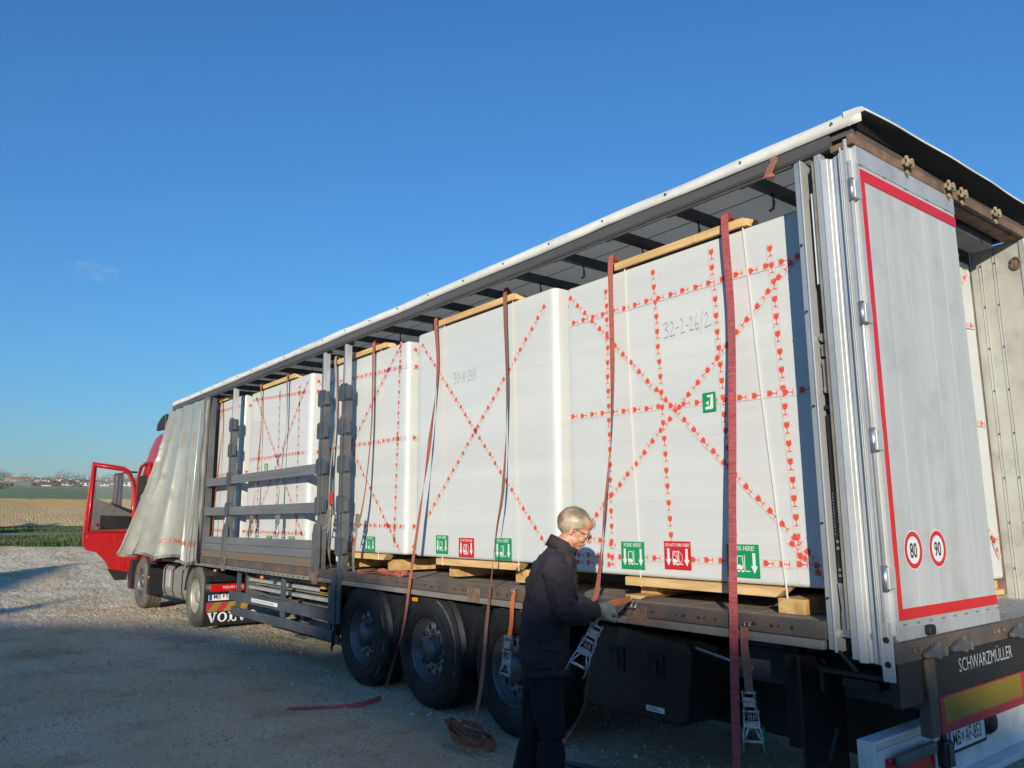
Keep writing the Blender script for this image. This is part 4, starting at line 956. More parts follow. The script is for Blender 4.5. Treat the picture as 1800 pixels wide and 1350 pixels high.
# fuel tank
mb=MB(); mb.prism([(-14.02,.16,.40),(-14.02,.12,.50),(-14.02,.12,.86),(-14.02,.20,.95),(-14.02,.72,.95),(-14.02,.76,.50),(-14.02,.70,.36),(-14.02,.22,.36)],(1.55,0,0)); FT=mb.build('fuel_tank','tank',K_,bevel=.05,seg=4)
for x in (-13.85,-13.3,-12.72):
    mb=MB(); mb.prism([(x,.152,.39),(x,.112,.50),(x,.112,.865),(x,.195,.96),(x,.72,.96),(x,.72,.945),(x,.2,.948),(x,.125,.86),(x,.125,.5),(x,.165,.40)],(.045,0,0)); mb.build('tank_strap','plastic',FT)
mb=MB(); mb.box(-13.70,-13.45,.10,.119,.55,.85); mb.build('tank_step_plate','alu',FT,bevel=.004)
# cab shell: rings along x
def cabring(x,zt,zb,inset=0,tilt=0): 
    y0=.15+inset; y1=2.40-inset
    return [V(p) for p in ((x,y0,zb),(x-tilt*.3,y0-.0,(zb+zt)/2),(x-tilt*.7,y0+.03,zt-.45),(x-tilt,y0+.10,zt-.12),(x-tilt,y0+.28,zt),(x-tilt,y1-.28,zt),(x-tilt,y1-.10,zt-.12),(x-tilt*.7,y1-.03,zt-.45),(x-tilt*.3,y1,(zb+zt)/2),(x,y1,zb))]
mb=MB(); mb.rings([cabring(-14.75,3.62,.95),cabring(-15.5,3.66,.95),cabring(-15.75,3.62,.95),cabring(-16.15,3.42,.95),cabring(-16.45,3.12,.95),cabring(-16.62,2.85,.95),cabring(-16.9,2.1,.95,.01),cabring(-17.05,1.6,.45,.03),cabring(-17.0,1.2,.35,.05)],0,True,True)
mb.build('cab_body','red',K_,bevel=.02)
mb=MB(); mb.box(-16.55,-15.75,.135,.149,1.2,2.72); mb.build('door_opening','dark',K_,bevel=.05)  # dark panel coloured as the shade inside the doorway
mb=MB(); mb.tube([(-16.72,.13,1.1),(-16.68,.13,1.9),(-16.52,.14,2.74),(-16.40,.15,2.92),(-15.95,.15,2.98),(-15.62,.14,2.95),(-15.58,.13,1.1)],.035,8); mb.build('door_frame','redin',K_)
mb=MB(); mb.box(-16.98,-16.1,.16,2.4,.30,.99); mb.build('front_bumper','red',K_,bevel=.06,seg=3)
mb=MB(); 
rs=[]
for k in range(15):
    a=R(-5+190*k/14); rs.append([V((-15.6+math.cos(a)*q_,yy,.51+math.sin(a)*q_)) for q_,yy in ((.58,.12),(.66,.11),(.66,.50),(.58,.50))])
mb.rings(rs,0,True,True); mb.box(-15.10,-14.90,.115,.48,.32,.9); mb.build('front_mudguard','plastic',K_)
mb=MB(); mb.box(-14.99,-14.95,.10,.114,.63,.67); mb.build('side_marker_lamp','amber',K_)
mb=MB(); mb.box(-16.35,-16.22,.05,.16,.35,.95); mb.build('boarding_step','plastic',K_,bevel=.01)
# deflectors
mb=MB(); mb.prism([(-15.45,.17,3.62),(-14.80,.17,3.60),(-14.80,.17,3.92),(-15.10,.17,3.88),(-15.38,.17,3.78)],(0,.08,0)); mb.build('side_air_deflector','plastic',K_,bevel=.02)
mb=MB(); mb.prism([(-14.98,.42,3.78),(-14.60,.42,3.78),(-14.55,.42,4.18),(-14.98,.42,4.12)],(0,1.7,0)); mb.build('roof_air_deflector','steelb',K_,bevel=.02)
# open door in plane x=-16.8, seen from inside
xd=-16.80
out=[(-.74,3.02),(-.10,2.94),(.04,2.85),(.12,2.66),(.17,2.50),(.19,1.60),(.17,.72),(.11,.66),(-.20,.68),(-.27,.78),(-.36,.93),(-.53,1.10),(-.74,1.16),(-.81,1.32),(-.82,1.50),(-.80,1.95)]
inn=[(-.64,2.90),(-.13,2.83),(-.02,2.76),(.06,2.62),(.09,2.48),(.10,1.60),(.06,1.545),(-.60,1.545),(-.66,1.64),(-.655,1.95)]
DR=MB(); th=.055
def strip(A,B,m=0):   # frame between two loops (upper window surround)
    pass
fr_out=[(-.74,3.02),(-.10,2.94),(.04,2.85),(.12,2.66),(.17,2.50),(.19,1.50),(-.815,1.50),(-.80,1.95)]
fr_in=[(-.645,2.905),(-.13,2.835),(-.02,2.755),(.055,2.62),(.085,2.47),(.10,1.56),(-.67,1.56),(-.66,1.95)]
n=len(fr_out)
for i in range(n):
    j=(i+1)%n; a,b,c,d=fr_out[i],fr_out[j],fr_in[j],fr_in[i]
    DR.prism([(xd,p[0],p[1]) for p in (a,b,c,d)],(-th,0,0))
DR.prism([(xd,p[0],p[1]) for p in [(-.815,1.499),(.19,1.499),(.17,.72),(.11,.66),(-.20,.68),(-.27,.78),(-.36,.93),(-.53,1.10),(-.74,1.16),(-.81,1.32)]],(-th,0,0))
DOOR=DR.build('cab_door','redin',K_,bevel=.012,seg=2)
mb=MB()
loop=[(-.70,2.955),(-.12,2.885),(.0,2.80),(.08,2.64),(.125,2.49),(.14,1.53),(-.735,1.53),(-.72,1.95)]
mb.tube([(xd+.012,p[0],p[1]) for p in loop+[loop[0]]],.022,8,ry=.018,upv=(1,0,0)); mb.build('door_seal_bead','redin',DOOR)
mb=MB(); mb.prism([(xd+.004,p[0],p[1]) for p in [(-.655,2.24),(-.54,2.21),(.095,1.97),(.10,1.58),(-.60,1.575),(-.66,1.63)]],(-.09,0,0)); TR=mb.build('door_trim','trim',DOOR,bevel=.012)
mb=MB(); mb.prism([(xd+.035,p[0],p[1]) for p in [(-.52,1.88),(.095,1.86),(.10,1.60),(-.52,1.59)]],(-.03,0,0)); mb.build('door_pocket','plastic',TR,bevel=.012)
mb=MB(); mb.prism([(xd+.02,p[0],p[1]) for p in [(-.36,2.17),(.09,2.0),(.09,1.92),(-.25,2.08)]],(-.03,0,0)); mb.build('armrest','black',TR,bevel=.01)
mb=MB(); mb.box(xd+.036,xd+.042,-.60,-.56,1.66,1.72); mb.build('door_reflector','redlens',TR)
mb=MB(); mb.prism([(xd-.03,p[0],p[1]) for p in fr_in[:5]+[(.10,1.9),(-.66,2.1)]],(-.005,0,0)); mb.build('door_glass','glass',DOOR)
for PP in ([(-.72,1.47),(-.30,1.47),(-.26,1.38),(-.34,1.30),(-.66,1.32),(-.74,1.40)],[(-.12,1.10),(.06,1.10),(.05,.78),(-.08,.78)],[(-.20,1.47),(-.10,1.47),(-.12,1.36),(-.19,1.36)]):
    mb=MB(); mb.prism([(xd+.008,p[0],p[1]) for p in PP],(-.01,0,0)); mb.build('pressed_panel','red',DOOR,bevel=.007)
mb=MB(); mb.prism([(xd+.01,p[0],p[1]) for p in [(-.29,.75),(.13,.67),(.10,.50),(-.12,.50)]],(-.07,0,0)); mb.build('lower_step_cover','plastic',DOOR,bevel=.01)
mb=MB(); mb.prism([(-17.05,p[0],p[1]) for p in [(-.24,2.80),(-.05,2.82),(-.04,1.75),(-.20,1.72),(-.25,2.1),(-.22,2.4)]],(-.10,0,0)); MI=mb.build('mirror_housing','plastic',K_,bevel=.025,seg=3)
M['mirror']=mat('mirror_glass',(.35,.5,.7),.05,1)
mb=MB(); mb.box(-17.048,-17.044,-.205,-.10,2.12,2.74); mb.box(-17.048,-17.044,-.205,-.10,1.80,2.06); mb.build('mirror_glass','mirror',MI)
for zz in (2.80,1.77):
    mb=MB(); mb.tube([(-17.1,-.1,zz),(-17.05,.05,zz+.04),(-16.95,.2,zz+.03)],.02,8); mb.build('mirror_arm','plastic',K_)
# ---------------------------------------------------------------- wrapped crates
def goblet(mb,o,u,v,s=1):
    o=V(o); q=lambda a,b:o+u*(a*s)+v*(b*s)
    mb.poly([q(.010,-.017),q(.010,.017),q(.030,.0195),(q(.044,.013)),q(.051,.0),q(.044,-.013),q(.030,-.0195)],1)
    mb.poly([q(.049,-.003),q(.049,.003),q(.076,.003),q(.076,-.003)],1)
    mb.poly([q(.075,-.015),q(.075,.015),q(.081,.015),q(.081,-.015)],1)
    for a0,a1,b0,b1 in ((.002,.098,-.0235,-.0215),(.002,.098,.0215,.0235),(.002,.0045,-.0235,.0235),(.0955,.098,-.0235,.0235),(.083,.085,-.02,.02)):
        mb.poly([q(a0,b0),q(a1,b0),q(a1,b1),q(a0,b1)],2)
def tape(par,p0,p1,n=(0,-1,0),lift=.0):
    p0=V(p0);p1=V(p1); n=V(n); u=(p1-p0); L=u.length; u.normalize(); v=n.cross(u).normalized()
    mb=MB(); o=p0+n*lift; w=.0255
    mb.poly([o-v*w,o+u*L-v*w,o+u*L+v*w,o+v*w],0)
    o=o+n*.0008; k=random.uniform(0,.05); 
    while k+.10<L: ja=random.uniform(-.05,.05); goblet(mb,o+u*k+v*random.uniform(-.003,.003),(u+v*ja).normalized(),(v-u*ja).normalized()); k+=.1135+random.uniform(-.004,.004)
    return mb.build('fragile_tape',['tape','tred','tredo'],par,recalc=False)
def shell(x0,x1,y0,y1,z0,z1,rad,seed):
    # plan outline
    pts=[]; c=[(x1-rad,y0+rad,-90),(x1-rad,y1-rad,0),(x0+rad,y1-rad,90),(x0+rad,y0+rad,180)]
    cor=[]
    for cx,cy,a0 in c: cor.append([(cx+rad*math.cos(R(a0+18*k)),cy+rad*math.sin(R(a0+18*k)),math.cos(R(a0+18*k)),math.sin(R(a0+18*k))) for k in range(6)])
    for i in range(4):
        pts+=cor[i]; a=cor[i][-1]; b=cor[(i+1)%4][0]; m=30 if i==3 else 6
        for k in range(1,m): t=k/m; pts.append((a[0]+(b[0]-a[0])*t,a[1]+(b[1]-a[1])*t,a[2],a[3]))
    mb=MB(); rs=[]; nz=44
    prof_=[(0,-.035),(.004,-.012),(.016,-.001)]+[(None,0)]*nz+[(-.02,-.002),(-.006,-.012),(0,-.03)]
    for j,(dz,ins) in enumerate(prof_):
        z=z0+dz if j<3 else (z1+dz if j>=3+nz else z0+.03+(z1-z0-.07)*(j-3)/(nz-1)); ring=[]
        for (x,y,nx_,ny_) in pts:
            d=ins-.0004+.0011*noise.noise((x*1.3+seed,z*5,y*1.5))+.0007*noise.noise((x*3,z*14+seed,0))
            ring.append(V((x+nx_*d,y+ny_*d,z)))
        rs.append(ring)
    mb.rings(rs,0,True,True); return mb
def crate(label,x0,x1,y,z0,z1,rad,seed):
    t=thing('wrapped_crate',label,'crate',((x0+x1)/2,y+.5,z0),'white film-wrapped window crates on the trailer')
    w=shell(x0,x1,y,y+1.02,z0,z1,rad,seed).build('wrapping','wrap',t)
    return t,w
def arrow(mb,o,w,h,m):
    o=V(o); q=lambda a,b:o+X*a+Z*b
    mb.poly([q(-w*.22,0),q(w*.22,0),q(w*.22,-h*.62),q(-w*.22,-h*.62)],m); mb.poly([q(-w*.5,-h*.62),q(0,-h),q(w*.5,-h*.62)],m)
def lift_truck(mb,o,s,m):
    o=V(o); q=lambda a,b:o+X*(a*s)+Z*(b*s); P=lambda L:mb.poly([q(*p) for p in L],m)
    P([(-.40,.10),(.05,.10),(.05,.30),(-.12,.42),(-.40,.42)])
    for a,b in (((-.38,.42),(-.34,.92)),((-.34,.92),(.0,.92)),((.0,.92),(.08,.30)),((.16,.02),(.16,1.0)),((.16,.06),(.55,.06))):
        d=V((b[0]-a[0],b[1]-a[1])); n=V((-d.y,d.x)).normalized()*.028; mb.poly([q(a[0]-n.x,a[1]-n.y),q(b[0]-n.x,b[1]-n.y),q(b[0]+n.x,b[1]+n.y),q(a[0]+n.x,a[1]+n.y)],m)
    for cx in (-.28,.0):
        for k in range(10):
            a,b=2*math.pi*k/10,2*math.pi*(k+1)/10; P([(cx,.08),(cx+.10*math.cos(a),.08+.10*math.sin(a)),(cx+.10*math.cos(b),.08+.10*math.sin(b))])
def label(par,x0,x1,z0,z1,y,kind):
    mb=MB(); e=y-.0115; q=lambda a,b,d=0:V((a,e-d,b))
    mb.poly([q(x0,z0),q(x1,z0),q(x1,z1),q(x0,z1)],0); W=x1-x0;H=z1-z0; cx=(x0+x1)/2; d=.001
    if kind=='small':
        mb.poly([q(x0+W*.18,z0+H*.12,d),q(x0+W*.72,z0+H*.12,d),q(x0+W*.78,z0+H*.2,d),q(x0+W*.80,z0+H*.88,d),q(x0+W*.62,z0+H*.88,d),q(x0+W*.56,z0+H*.3,d),q(x0+W*.2,z0+H*.24,d)],1)
        mb.poly([q(x0+W*.22,z0+H*.45,d),q(x0+W*.45,z0+H*.32,d),q(x0+W*.45,z0+H*.58,d)],1); mb.poly([q(x0+W*.35,z0+H*.75,d),q(x0+W*.6,z0+H*.75,d),q(x0+W*.6,z0+H*.86,d),q(x0+W*.35,z0+H*.86,d)],1)
    else:
        tx='FORK HERE!' if kind=='fork' else 'DO NOT FORK HERE!'
        put_text(mb,tx,(cx,e-d,z1-H*.19),X,Z,H*.205 if kind=='fork' else H*.165,1,.80 if kind=='fork' else .70,.006,'CENTER')
        arrow(mb,q(x0+W*.16,z1-H*.26,d),W*.20,H*.62,1); arrow(mb,q(x1-W*.16,z1-H*.26,d),W*.20,H*.62,1)
        lift_truck(mb,q(cx-W*.02,z0+H*.16,d),H*.52,1)
        if kind!='fork':
            c=q(cx,z0+H*.40,d+.0005); r=W*.19
            for k in range(24):
                a,b=2*math.pi*k/24,2*math.pi*(k+1)/24
                mb.poly([c+X*(r*math.cos(a)*.92)+Z*(r*1.05*math.sin(a)*.92),c+X*(r*math.cos(a))+Z*(r*1.05*math.sin(a)),c+X*(r*math.cos(b))+Z*(r*1.05*math.sin(b)),c+X*(r*math.cos(b)*.92)+Z*(r*1.05*math.sin(b)*.92)],1)
            mb.poly([c+X*(-r*.72)+Z*(r*.66),c+X*(-r*.66)+Z*(r*.74),c+X*(r*.72)+Z*(-r*.66),c+X*(r*.66)+Z*(-r*.74)],1)
    nm={'fork':'green handling label with forklift and two down arrows','no':'red handling label with crossed forklift','small':'small green handling label'}[kind]
    o=mb.build('handling_label',['lgreen' if kind!='no' else 'lred','lwhite'],par,recalc=False); o['label']=nm
def skids(t,x0,x1,y,z0,blocks):
    mb=MB(); mb.prism([(x0,y,z0-.006),(x1+.08,y,z0-.006),(x1,y,z0-.066),(x0,y,z0-.066)],(0,.10,0)); mb.build('skid_board','pine',t,bevel=.003)
    for i_,(a,b) in enumerate(blocks):
        front=(y>.22 and i_==1); mb=MB(); mb.box(a,b,y+(.005 if front else .13),y+.9,1.163 if front else 1.19,z0-.068); mb.build('skid_block','pine_end',t,bevel=.004)
        if not (y>.22 and i_==0): continue
        mb=MB(); mb.prism([(a-.02,y-.01,1.189),(b+.02,y-.01,1.189),(b-.04,y-.01,1.163),(a-.02,y-.01,1.163)],(0,.9,0)); mb.build('bottom_board','pine',t,bevel=.002)
def band(t,x0,x1,y,z0,z1):
    mb=MB(); mb.ribbon([(x0,y-.008,z1+.01),((x0+x1)/2-.01,y-.010,(z0+z1)/2),(x1,y-.010,z0-.07)],.011,(1,0,0),.002); mb.build('plastic_band','plstrap',t)
random.seed(2)
c1,w1=crate('rearmost near-side white crate with a star of fragile tape and pen number 32-2-26/2',-2.63,-.37,.25,1.32,3.64,.018,1)
y=.2478
for a,b in (((-2.17,3.58),(-2.19,1.34)),((-1.68,3.60),(-1.60,1.34)),((-1.15,3.59),(-1.07,1.34)),((-.69,3.48),(-.62,1.34)),((-2.62,3.33),(-.40,3.33)),((-2.62,2.55),(-.40,2.49)),((-2.60,1.455),(-.39,1.455)),((-2.60,1.40),(-2.15,1.395)),((-2.62,3.58),(-.46,1.42)),((-.42,3.42),(-2.58,1.56)),((-2.45,1.60),(-2.10,1.52)),((-.72,1.62),(-.46,1.36))):
    tape(w1,(a[0],y,a[1]),(b[0],y,b[1]),lift=random.uniform(0,.0010))
label(c1,-2.085,-1.855,1.37,1.565,.25,'fork'); label(c1,-1.67,-1.435,1.385,1.575,.25,'no'); label(c1,-1.145,-.90,1.36,1.565,.25,'fork'); label(c1,-1.275,-1.165,2.44,2.57,.25,'small')
band(c1,-1.96,-1.90,.25,1.32,3.64); band(c1,-.88,-.72,.25,1.32,3.64)
mb=MB(); hw=[[(0,.9),(.4,1),(.5,.75),(.2,.55),(.55,.35),(.45,.02),(0,.0)],[(.7,.75),(.95,1),(1.15,.7),(.7,0),(1.25,.05)],[(1.4,.45),(1.75,.5)],[(1.95,.9),(2.1,1.0),(2.2,.7),(1.95,.05),(2.4,.1)],[(2.5,.45),(2.8,.5)],[(2.9,.8),(3.1,1),(3.2,.7),(2.9,.1),(3.35,.12)],[(3.75,1.05),(3.5,.5),(3.6,.05),(3.85,.1),(3.8,.45),(3.55,.4)],[(4.0,-.2),(4.35,1.2)],[(4.5,.8),(4.75,1),(4.85,.7),(4.5,.05),(5.2,.15)]]
strokes(mb,hw,(-1.60,y-.002,3.02),X*.082,Z*.112,.040,0); mb.build('pen_writing','ink',c1,recalc=False)
skids(c1,-2.05,-.80,.235,1.32,[(-2.02,-1.86),(-.79,-.61)])
c2,w2=crate('white crate crossed by one big X of fragile tape, pen number 50-A-264',-4.97,-2.73,.20,1.37,3.68,.06,2)
y=.1978
for a,b in (((-4.90,3.60),(-2.84,1.47)),((-2.82,3.58),(-4.78,1.70))): tape(w2,(a[0],y,a[1]),(b[0],y,b[1]))
label(c2,-4.54,-4.33,1.41,1.585,.20,'fork'); label(c2,-4.145,-3.90,1.39,1.565,.20,'no'); label(c2,-3.58,-3.34,1.38,1.57,.20,'fork')
band(c2,-4.42,-4.42,.2,1.37,3.68); band(c2,-3.30,-3.24,.2,1.37,3.68)
mb=MB(); hw=[[(.45,1),(.05,1),(0,.6),(.35,.6),(.4,.2),(0,.0)],[(.9,.95),(.65,.5),(.85,.02),(1.1,.5),(.92,.95)],[(1.25,.45),(1.6,.5)],[(1.75,0),(2.05,1),(2.3,.0)],[(1.85,.4),(2.2,.4)],[(2.45,.45),(2.75,.5)],[(2.85,.8),(3.1,1),(3.2,.7),(2.85,.05),(3.3,.1)],[(3.7,1.05),(3.45,.5),(3.55,.05),(3.8,.1),(3.75,.45),(3.5,.4)],[(4.0,1.0),(3.95,.5),(4.35,.45)],[(4.3,1.1),(4.3,.0)]]
strokes(mb,hw,(-4.25,y-.002,3.04),X*.085,Z*.115,.035,0); mb.build('pen_writing','ink',c2,recalc=False)
skids(c2,-4.54,-3.30,.19,1.37,[(-4.50,-4.34),(-3.45,-3.28)])
c3,w3=crate('white crate with one red taped corner, just behind the pair of posts',-7.32,-5.15,.20,1.375,3.66,.05,3)
for a,b in (((-7.2,3.46),(-5.17,3.38)),((-5.31,3.62),(-5.38,1.42)),((-7.2,2.62),(-5.17,2.60)),((-7.2,1.70),(-5.17,1.665)),((-5.28,3.66),(-6.44,2.62)),((-6.46,2.60),(-5.24,1.40)),((-6.40,2.66),(-7.2,3.4))): tape(w3,(a[0],y,a[1]),(b[0],y,b[1]))
for z in (3.38,2.6,1.665): tape(w3,(-5.143,.26,z),(-5.143,.75,z+.01),(1,0,0))
tape(w3,(-5.143,.25,3.6),(-5.143,.75,3.2),(1,0,0)); tape(w3,(-5.143,.25,1.42),(-5.143,.7,1.75),(1,0,0))
label(c3,-6.02,-5.79,1.39,1.555,.20,'fork'); label(c3,-6.53,-6.30,1.39,1.555,.20,'no'); band(c3,-5.74,-5.70,.2,1.375,3.66)
skids(c3,-6.75,-5.60,.19,1.375,[(-6.7,-6.5),(-5.72,-5.56)])
c4,w4=crate('white crate behind the grey side laths, crisscrossed by many fragile tapes',-9.93,-7.66,.20,1.36,3.69,.06,4)
for a,b in (((-9.85,3.58),(-7.7,3.44)),((-9.85,2.66),(-7.7,2.63)),((-9.85,1.58),(-7.7,1.57)),((-9.7,3.62),(-7.72,1.48)),((-7.75,3.62),(-9.7,1.5)),((-9.45,3.6),(-9.45,1.45)),((-8.75,3.62),(-8.68,1.45)),((-8.05,3.62),(-7.98,1.45))): tape(w4,(a[0],y,a[1]),(b[0],y,b[1]))
for z in (3.44,2.63,1.57): tape(w4,(-7.653,.26,z),(-7.653,.8,z),(1,0,0))
tape(w4,(-7.653,.25,3.62),(-7.653,.8,3.1),(1,0,0))
label(c4,-9.0,-8.80,1.38,1.53,.20,'fork'); label(c4,-8.2,-8.0,1.38,1.53,.20,'fork'); label(c4,-9.20,-9.09,2.42,2.56,.20,'small')
skids(c4,-9.3,-8.1,.19,1.36,[(-9.3,-9.1),(-8.3,-8.1)])
c5,w5=crate('foremost white crate, half hidden behind the bunched silver curtain',-12.35,-10.24,.20,1.37,3.73,.06,5)
for a,b in (((-12.2,3.60),(-10.28,3.56)),((-11.25,3.6),(-12.1,2.5)),((-12.1,2.45),(-10.4,1.4)),((-12.2,2.48),(-10.28,2.50)),((-12.2,1.6),(-10.28,1.58)),((-11.45,3.65),(-11.5,1.4))): tape(w5,(a[0],y,a[1]),(b[0],y,b[1]))
for z in (3.56,2.50,1.58): tape(w5,(-10.233,.26,z),(-10.233,.8,z),(1,0,0))
skids(c5,-11.9,-10.5,.19,1.37,[(-11.9,-11.7),(-10.7,-10.5)])
c6,w6=crate('white crate of the far row, seen at the tail past the door edge',-2.6,-.36,1.465,1.27,3.70,.03,6)
for a,b in (((-.353,1.50,2.90),(-.353,2.43,3.62)),((-.353,1.5,3.12),(-.353,2.44,3.18)),((-.353,1.5,2.40),(-.353,2.44,2.42)),((-.353,1.75,2.35),(-.353,2.43,1.42)),((-.353,1.5,1.56),(-.353,2.44,1.56))): tape(w6,a,b,(1,0,0))
mb=MB(); mb.box(-.5,-.36,1.5,2.45,1.165,1.20); mb.build('bottom_board','pine',c6); mb=MB(); mb.box(-.6,-.40,1.5,2.45,1.201,1.262); mb.build('skid_block','pine_end',c6)
# battens lying on the crate tops
for (x0,x1,g,zt,lb) in ((-2.05,-.86,.25,3.65,'pine batten on top of the rearmost crate'),(-4.50,-3.27,.20,3.69,'pine batten on top of the crate with the big X'),(-6.86,-5.62,.20,3.67,'pine batten on top of the crate behind the paired posts'),(-9.36,-8.18,.20,3.70,'pine batten on top of the crate behind the laths'),(-11.52,-10.98,.20,3.74,'short pine batten on the foremost crate beside the curtain')):
    t=thing('wooden_batten',lb,'batten',((x0+x1)/2,g+.05,zt),'pine battens under the lashing straps')
    mb=MB(); mb.prism([(x0,g-.03,zt-.008),(x1,g-.03,zt-.008),(x1,g-.03,zt+.050),(x0,g-.03,zt+.050)],(0,.022,0)); mb.build('edge_board','pine',t,bevel=.002)
    mb=MB(); mb.prism([(x0,g-.007,zt+.002),(x1,g-.007,zt+.002),(x1+.03,g+.10,zt+.002),(x0,g+.10,zt+.002)],(0,0,.050)); mb.box((x0+x1)/2+.17,(x0+x1)/2+.20,g-.033,g-.0305,zt-.004,zt+.046); mb.build('top_board','pine',t,bevel=.002)
# ---------------------------------------------------------------- straps and ratchets
def twist_ribbon(mb,P,w,tw,t=.003):
    rs=[]; P=[V(p) for p in P]; n=len(P)
    # resample smoothly
    Q=[];TW=[]
    for i in range(n-1):
        p0=P[max(i-1,0)];p1=P[i];p2=P[i+1];p3=P[min(i+2,n-1)]
        for k in range(8):
            s=k/8; Q.append(.5*((2*p1)+(p2-p0)*s+(2*p0-5*p1+4*p2-p3)*s*s+(3*p1-p0-3*p2+p3)*s**3)); TW.append(tw[i]+(tw[i+1]-tw[i])*s)
    Q.append(P[-1]); TW.append(tw[-1])
    for i,p in enumerate(Q):
        tg=(Q[min(i+1,len(Q)-1)]-Q[max(i-1,0)]).normalized(); a0=(X-tg*tg.x)
        if a0.length<.2: a0=(Y-tg*tg.y)
        a0.normalize(); b0=tg.cross(a0); c,s=math.cos(TW[i]),math.sin(TW[i]); a=a0*c+b0*s; nn=tg.cross(a)
        rs.append([p-a*w/2-nn*t/2,p+a*w/2-nn*t/2,p+a*w/2+nn*t/2,p-a*w/2+nn*t/2])
    mb.rings(rs,0,True,False)
def ratchet(o,a,b,parent,mat_='zinc',s=1.0,tag_=False):
    o=V(o);a=V(a).normalized();b=V(b); b=(b-a*a.dot(b)).normalized(); n=a.cross(b)
    q=lambda x,y,z=0:o+a*(x*s)+b*(y*s)+n*(z*s)
    mb=MB()
    for sg in (-1,1):
        mb.obox(q(.065,sg*.030),(a,b,n),(.065*s,.0018*s,.014*s)); mb.cyl(q(.10,sg*.027),q(.10,sg*.034),.020*s,14)
        mb.beam(q(.0,sg*.030),q(.022,sg*.030),.004*s,.02*s,0,n)
    mb.cyl(q(.012,-.038),q(.012,.038),.007*s,10); mb.cyl(q(.10,-.042),q(.10,.042),.009*s,10); mb.obox(q(.055,0,.008),(a,b,n),(.022*s,.028*s,.002*s))
    for y_ in (-.014,0,.014): mb.obox(q(.125,y_),(a,b,n),(.012*s,.003*s,.006*s))
    body=mb.build('ratchet_buckle',mat_,parent)
    h=MB()
    for sg in (-1,1):
        h.tube([q(.09,sg*.038,.004),q(.17,sg*.040,.012),q(.215,sg*.050,.016),q(.285,sg*.052,.022)],.0045*s,6)
        h.tube([q(.175,sg*.018,.012),q(.235,sg*.048,.018)],.006*s,6)
    for x_ in (.05,.145): h.tube([q(x_,-.038,.012),q(x_,.038,.012)],.0045*s,6)
    h.tube([q(.172,-.040,.012),q(.172,.040,.012)],.0055*s,6); h.tube([q(.235,-.050,.018),q(.235,.050,.018)],.008*s,8)
    h.obox(q(.158,0,.010),(a,b,n),(.010*s,.036*s,.002*s))
    h.build('ratchet_handle',mat_,body)
    if tag_:
        g_=MB(); g_.obox(q(.20,.052,.0),(a,b,n),(.03*s,.003*s,.01*s)); g_.build('grip_tape','lgreen',body)
    return body
def hook(o,parent,dirx=1):
    o=V(o); mb=MB(); P=[]
    for k in range(9):
        a=R(-100+230*k/8); P.append(o+V((0,-.012+.020*math.cos(a)*-1,.018*math.sin(a)+.01)))
    for sx in (-.016,.016): mb.tube([p+X*sx for p in P],.0042,6)
    mb.tube([P[-1]-X*.016,P[-1]+X*.016],.0042,6); mb.build('hook','zinc',parent)
def strap(label,pts,tw,m,w=.052,top=True,zt=3.72,group='lashing straps over the crates'):
    t=thing('lashing_strap',label,'strap',(pts[-1][0],pts[-1][1],pts[-1][2]),group)
    P=list(pts)
    if top: x,y_,z=P[0]; P=[(x,1.15,zt+.008),(x,.42,zt+.012),(x,y_+.02,zt+.012),(x,y_-.058,zt-.004)]+P[1:]; tw=[0,0,0,0]+list(tw[1:])
    mb=MB(); twist_ribbon(mb,P,w,tw); mb.build('webbing',m,t); return t
strap('wide crimson strap nearest the rear door, hanging to the ground',[(-.96,.22,3.69),(-.95,.16,3.02),(-.93,.08,2.3),(-.92,.02,1.77),(-.91,-.035,1.23),(-.93,-.04,.7),(-.95,-.03,.33),(-.97,-.05,.06),(-.99,-.2,.01)],[0,.05,0,.1,0,-.1,.1,0,0],'strapr',.058,zt=3.70)
strap('red strap in front of the man, running down past his gloved hands',[(-2.03,.22,3.70),(-2.03,.15,2.97),(-2.01,.09,2.36),(-2.04,.03,1.78),(-2.07,-.03,1.24),(-2.06,-.10,1.16)],[0,.1,.75,1.1,.1,0],'strap',.052,zt=3.70)
strap('red-brown strap over the crate with the X, reaching a coil on the ground',[(-3.35,.20,3.73),(-3.31,.13,2.84),(-3.28,.06,2.03),(-3.31,.01,1.65),(-3.33,-.035,1.25),(-3.40,-.035,.86),(-3.44,-.05,.45),(-3.47,-.10,.12),(-3.42,-.20,.03)],[0,.35,1.15,.9,.5,.15,0,.2,0],'straph',.052,zt=3.74)
strap('salmon red strap slanting down across the middle wheel',[(-4.51,.20,3.73),(-4.51,.17,3.23),(-4.52,.09,2.48),(-4.57,.02,1.81),(-4.63,-.035,1.23),(-4.75,-.04,.72),(-4.92,-.05,.36),(-5.03,-.06,.13)],[0,.2,1.2,.15,.1,.3,.9,1.2],'strap',.058,zt=3.74)
s5=strap('red strap with an olive ratchet hanging above the deck behind the posts',[(-5.83,.20,3.71),(-5.81,.13,2.84),(-5.78,.06,2.13),(-5.80,.02,1.80)],[0,.2,.3,.1],'strap',.05,zt=3.72)
mb=MB(); twist_ribbon(mb,[(-5.80,.02,1.80),(-5.83,-.01,1.62),(-5.87,-.02,1.45),(-5.86,-.03,1.28),(-5.84,-.03,1.19)],.055,[.1,.5,-.2,.1,0]); mb.build('strap_end','strapd',s5)
ratchet((-5.81,-.005,1.80),(-.15,-.05,-1),X,s5,'sill',1.1)
s6=strap('sun-bleached strap half hidden behind the paired posts',[(-6.83,.20,3.75),(-6.79,.16,3.08),(-6.79,.10,2.31),(-6.74,.08,1.84)],[0,.1,.2,.1],'strapg',.05,zt=3.72)
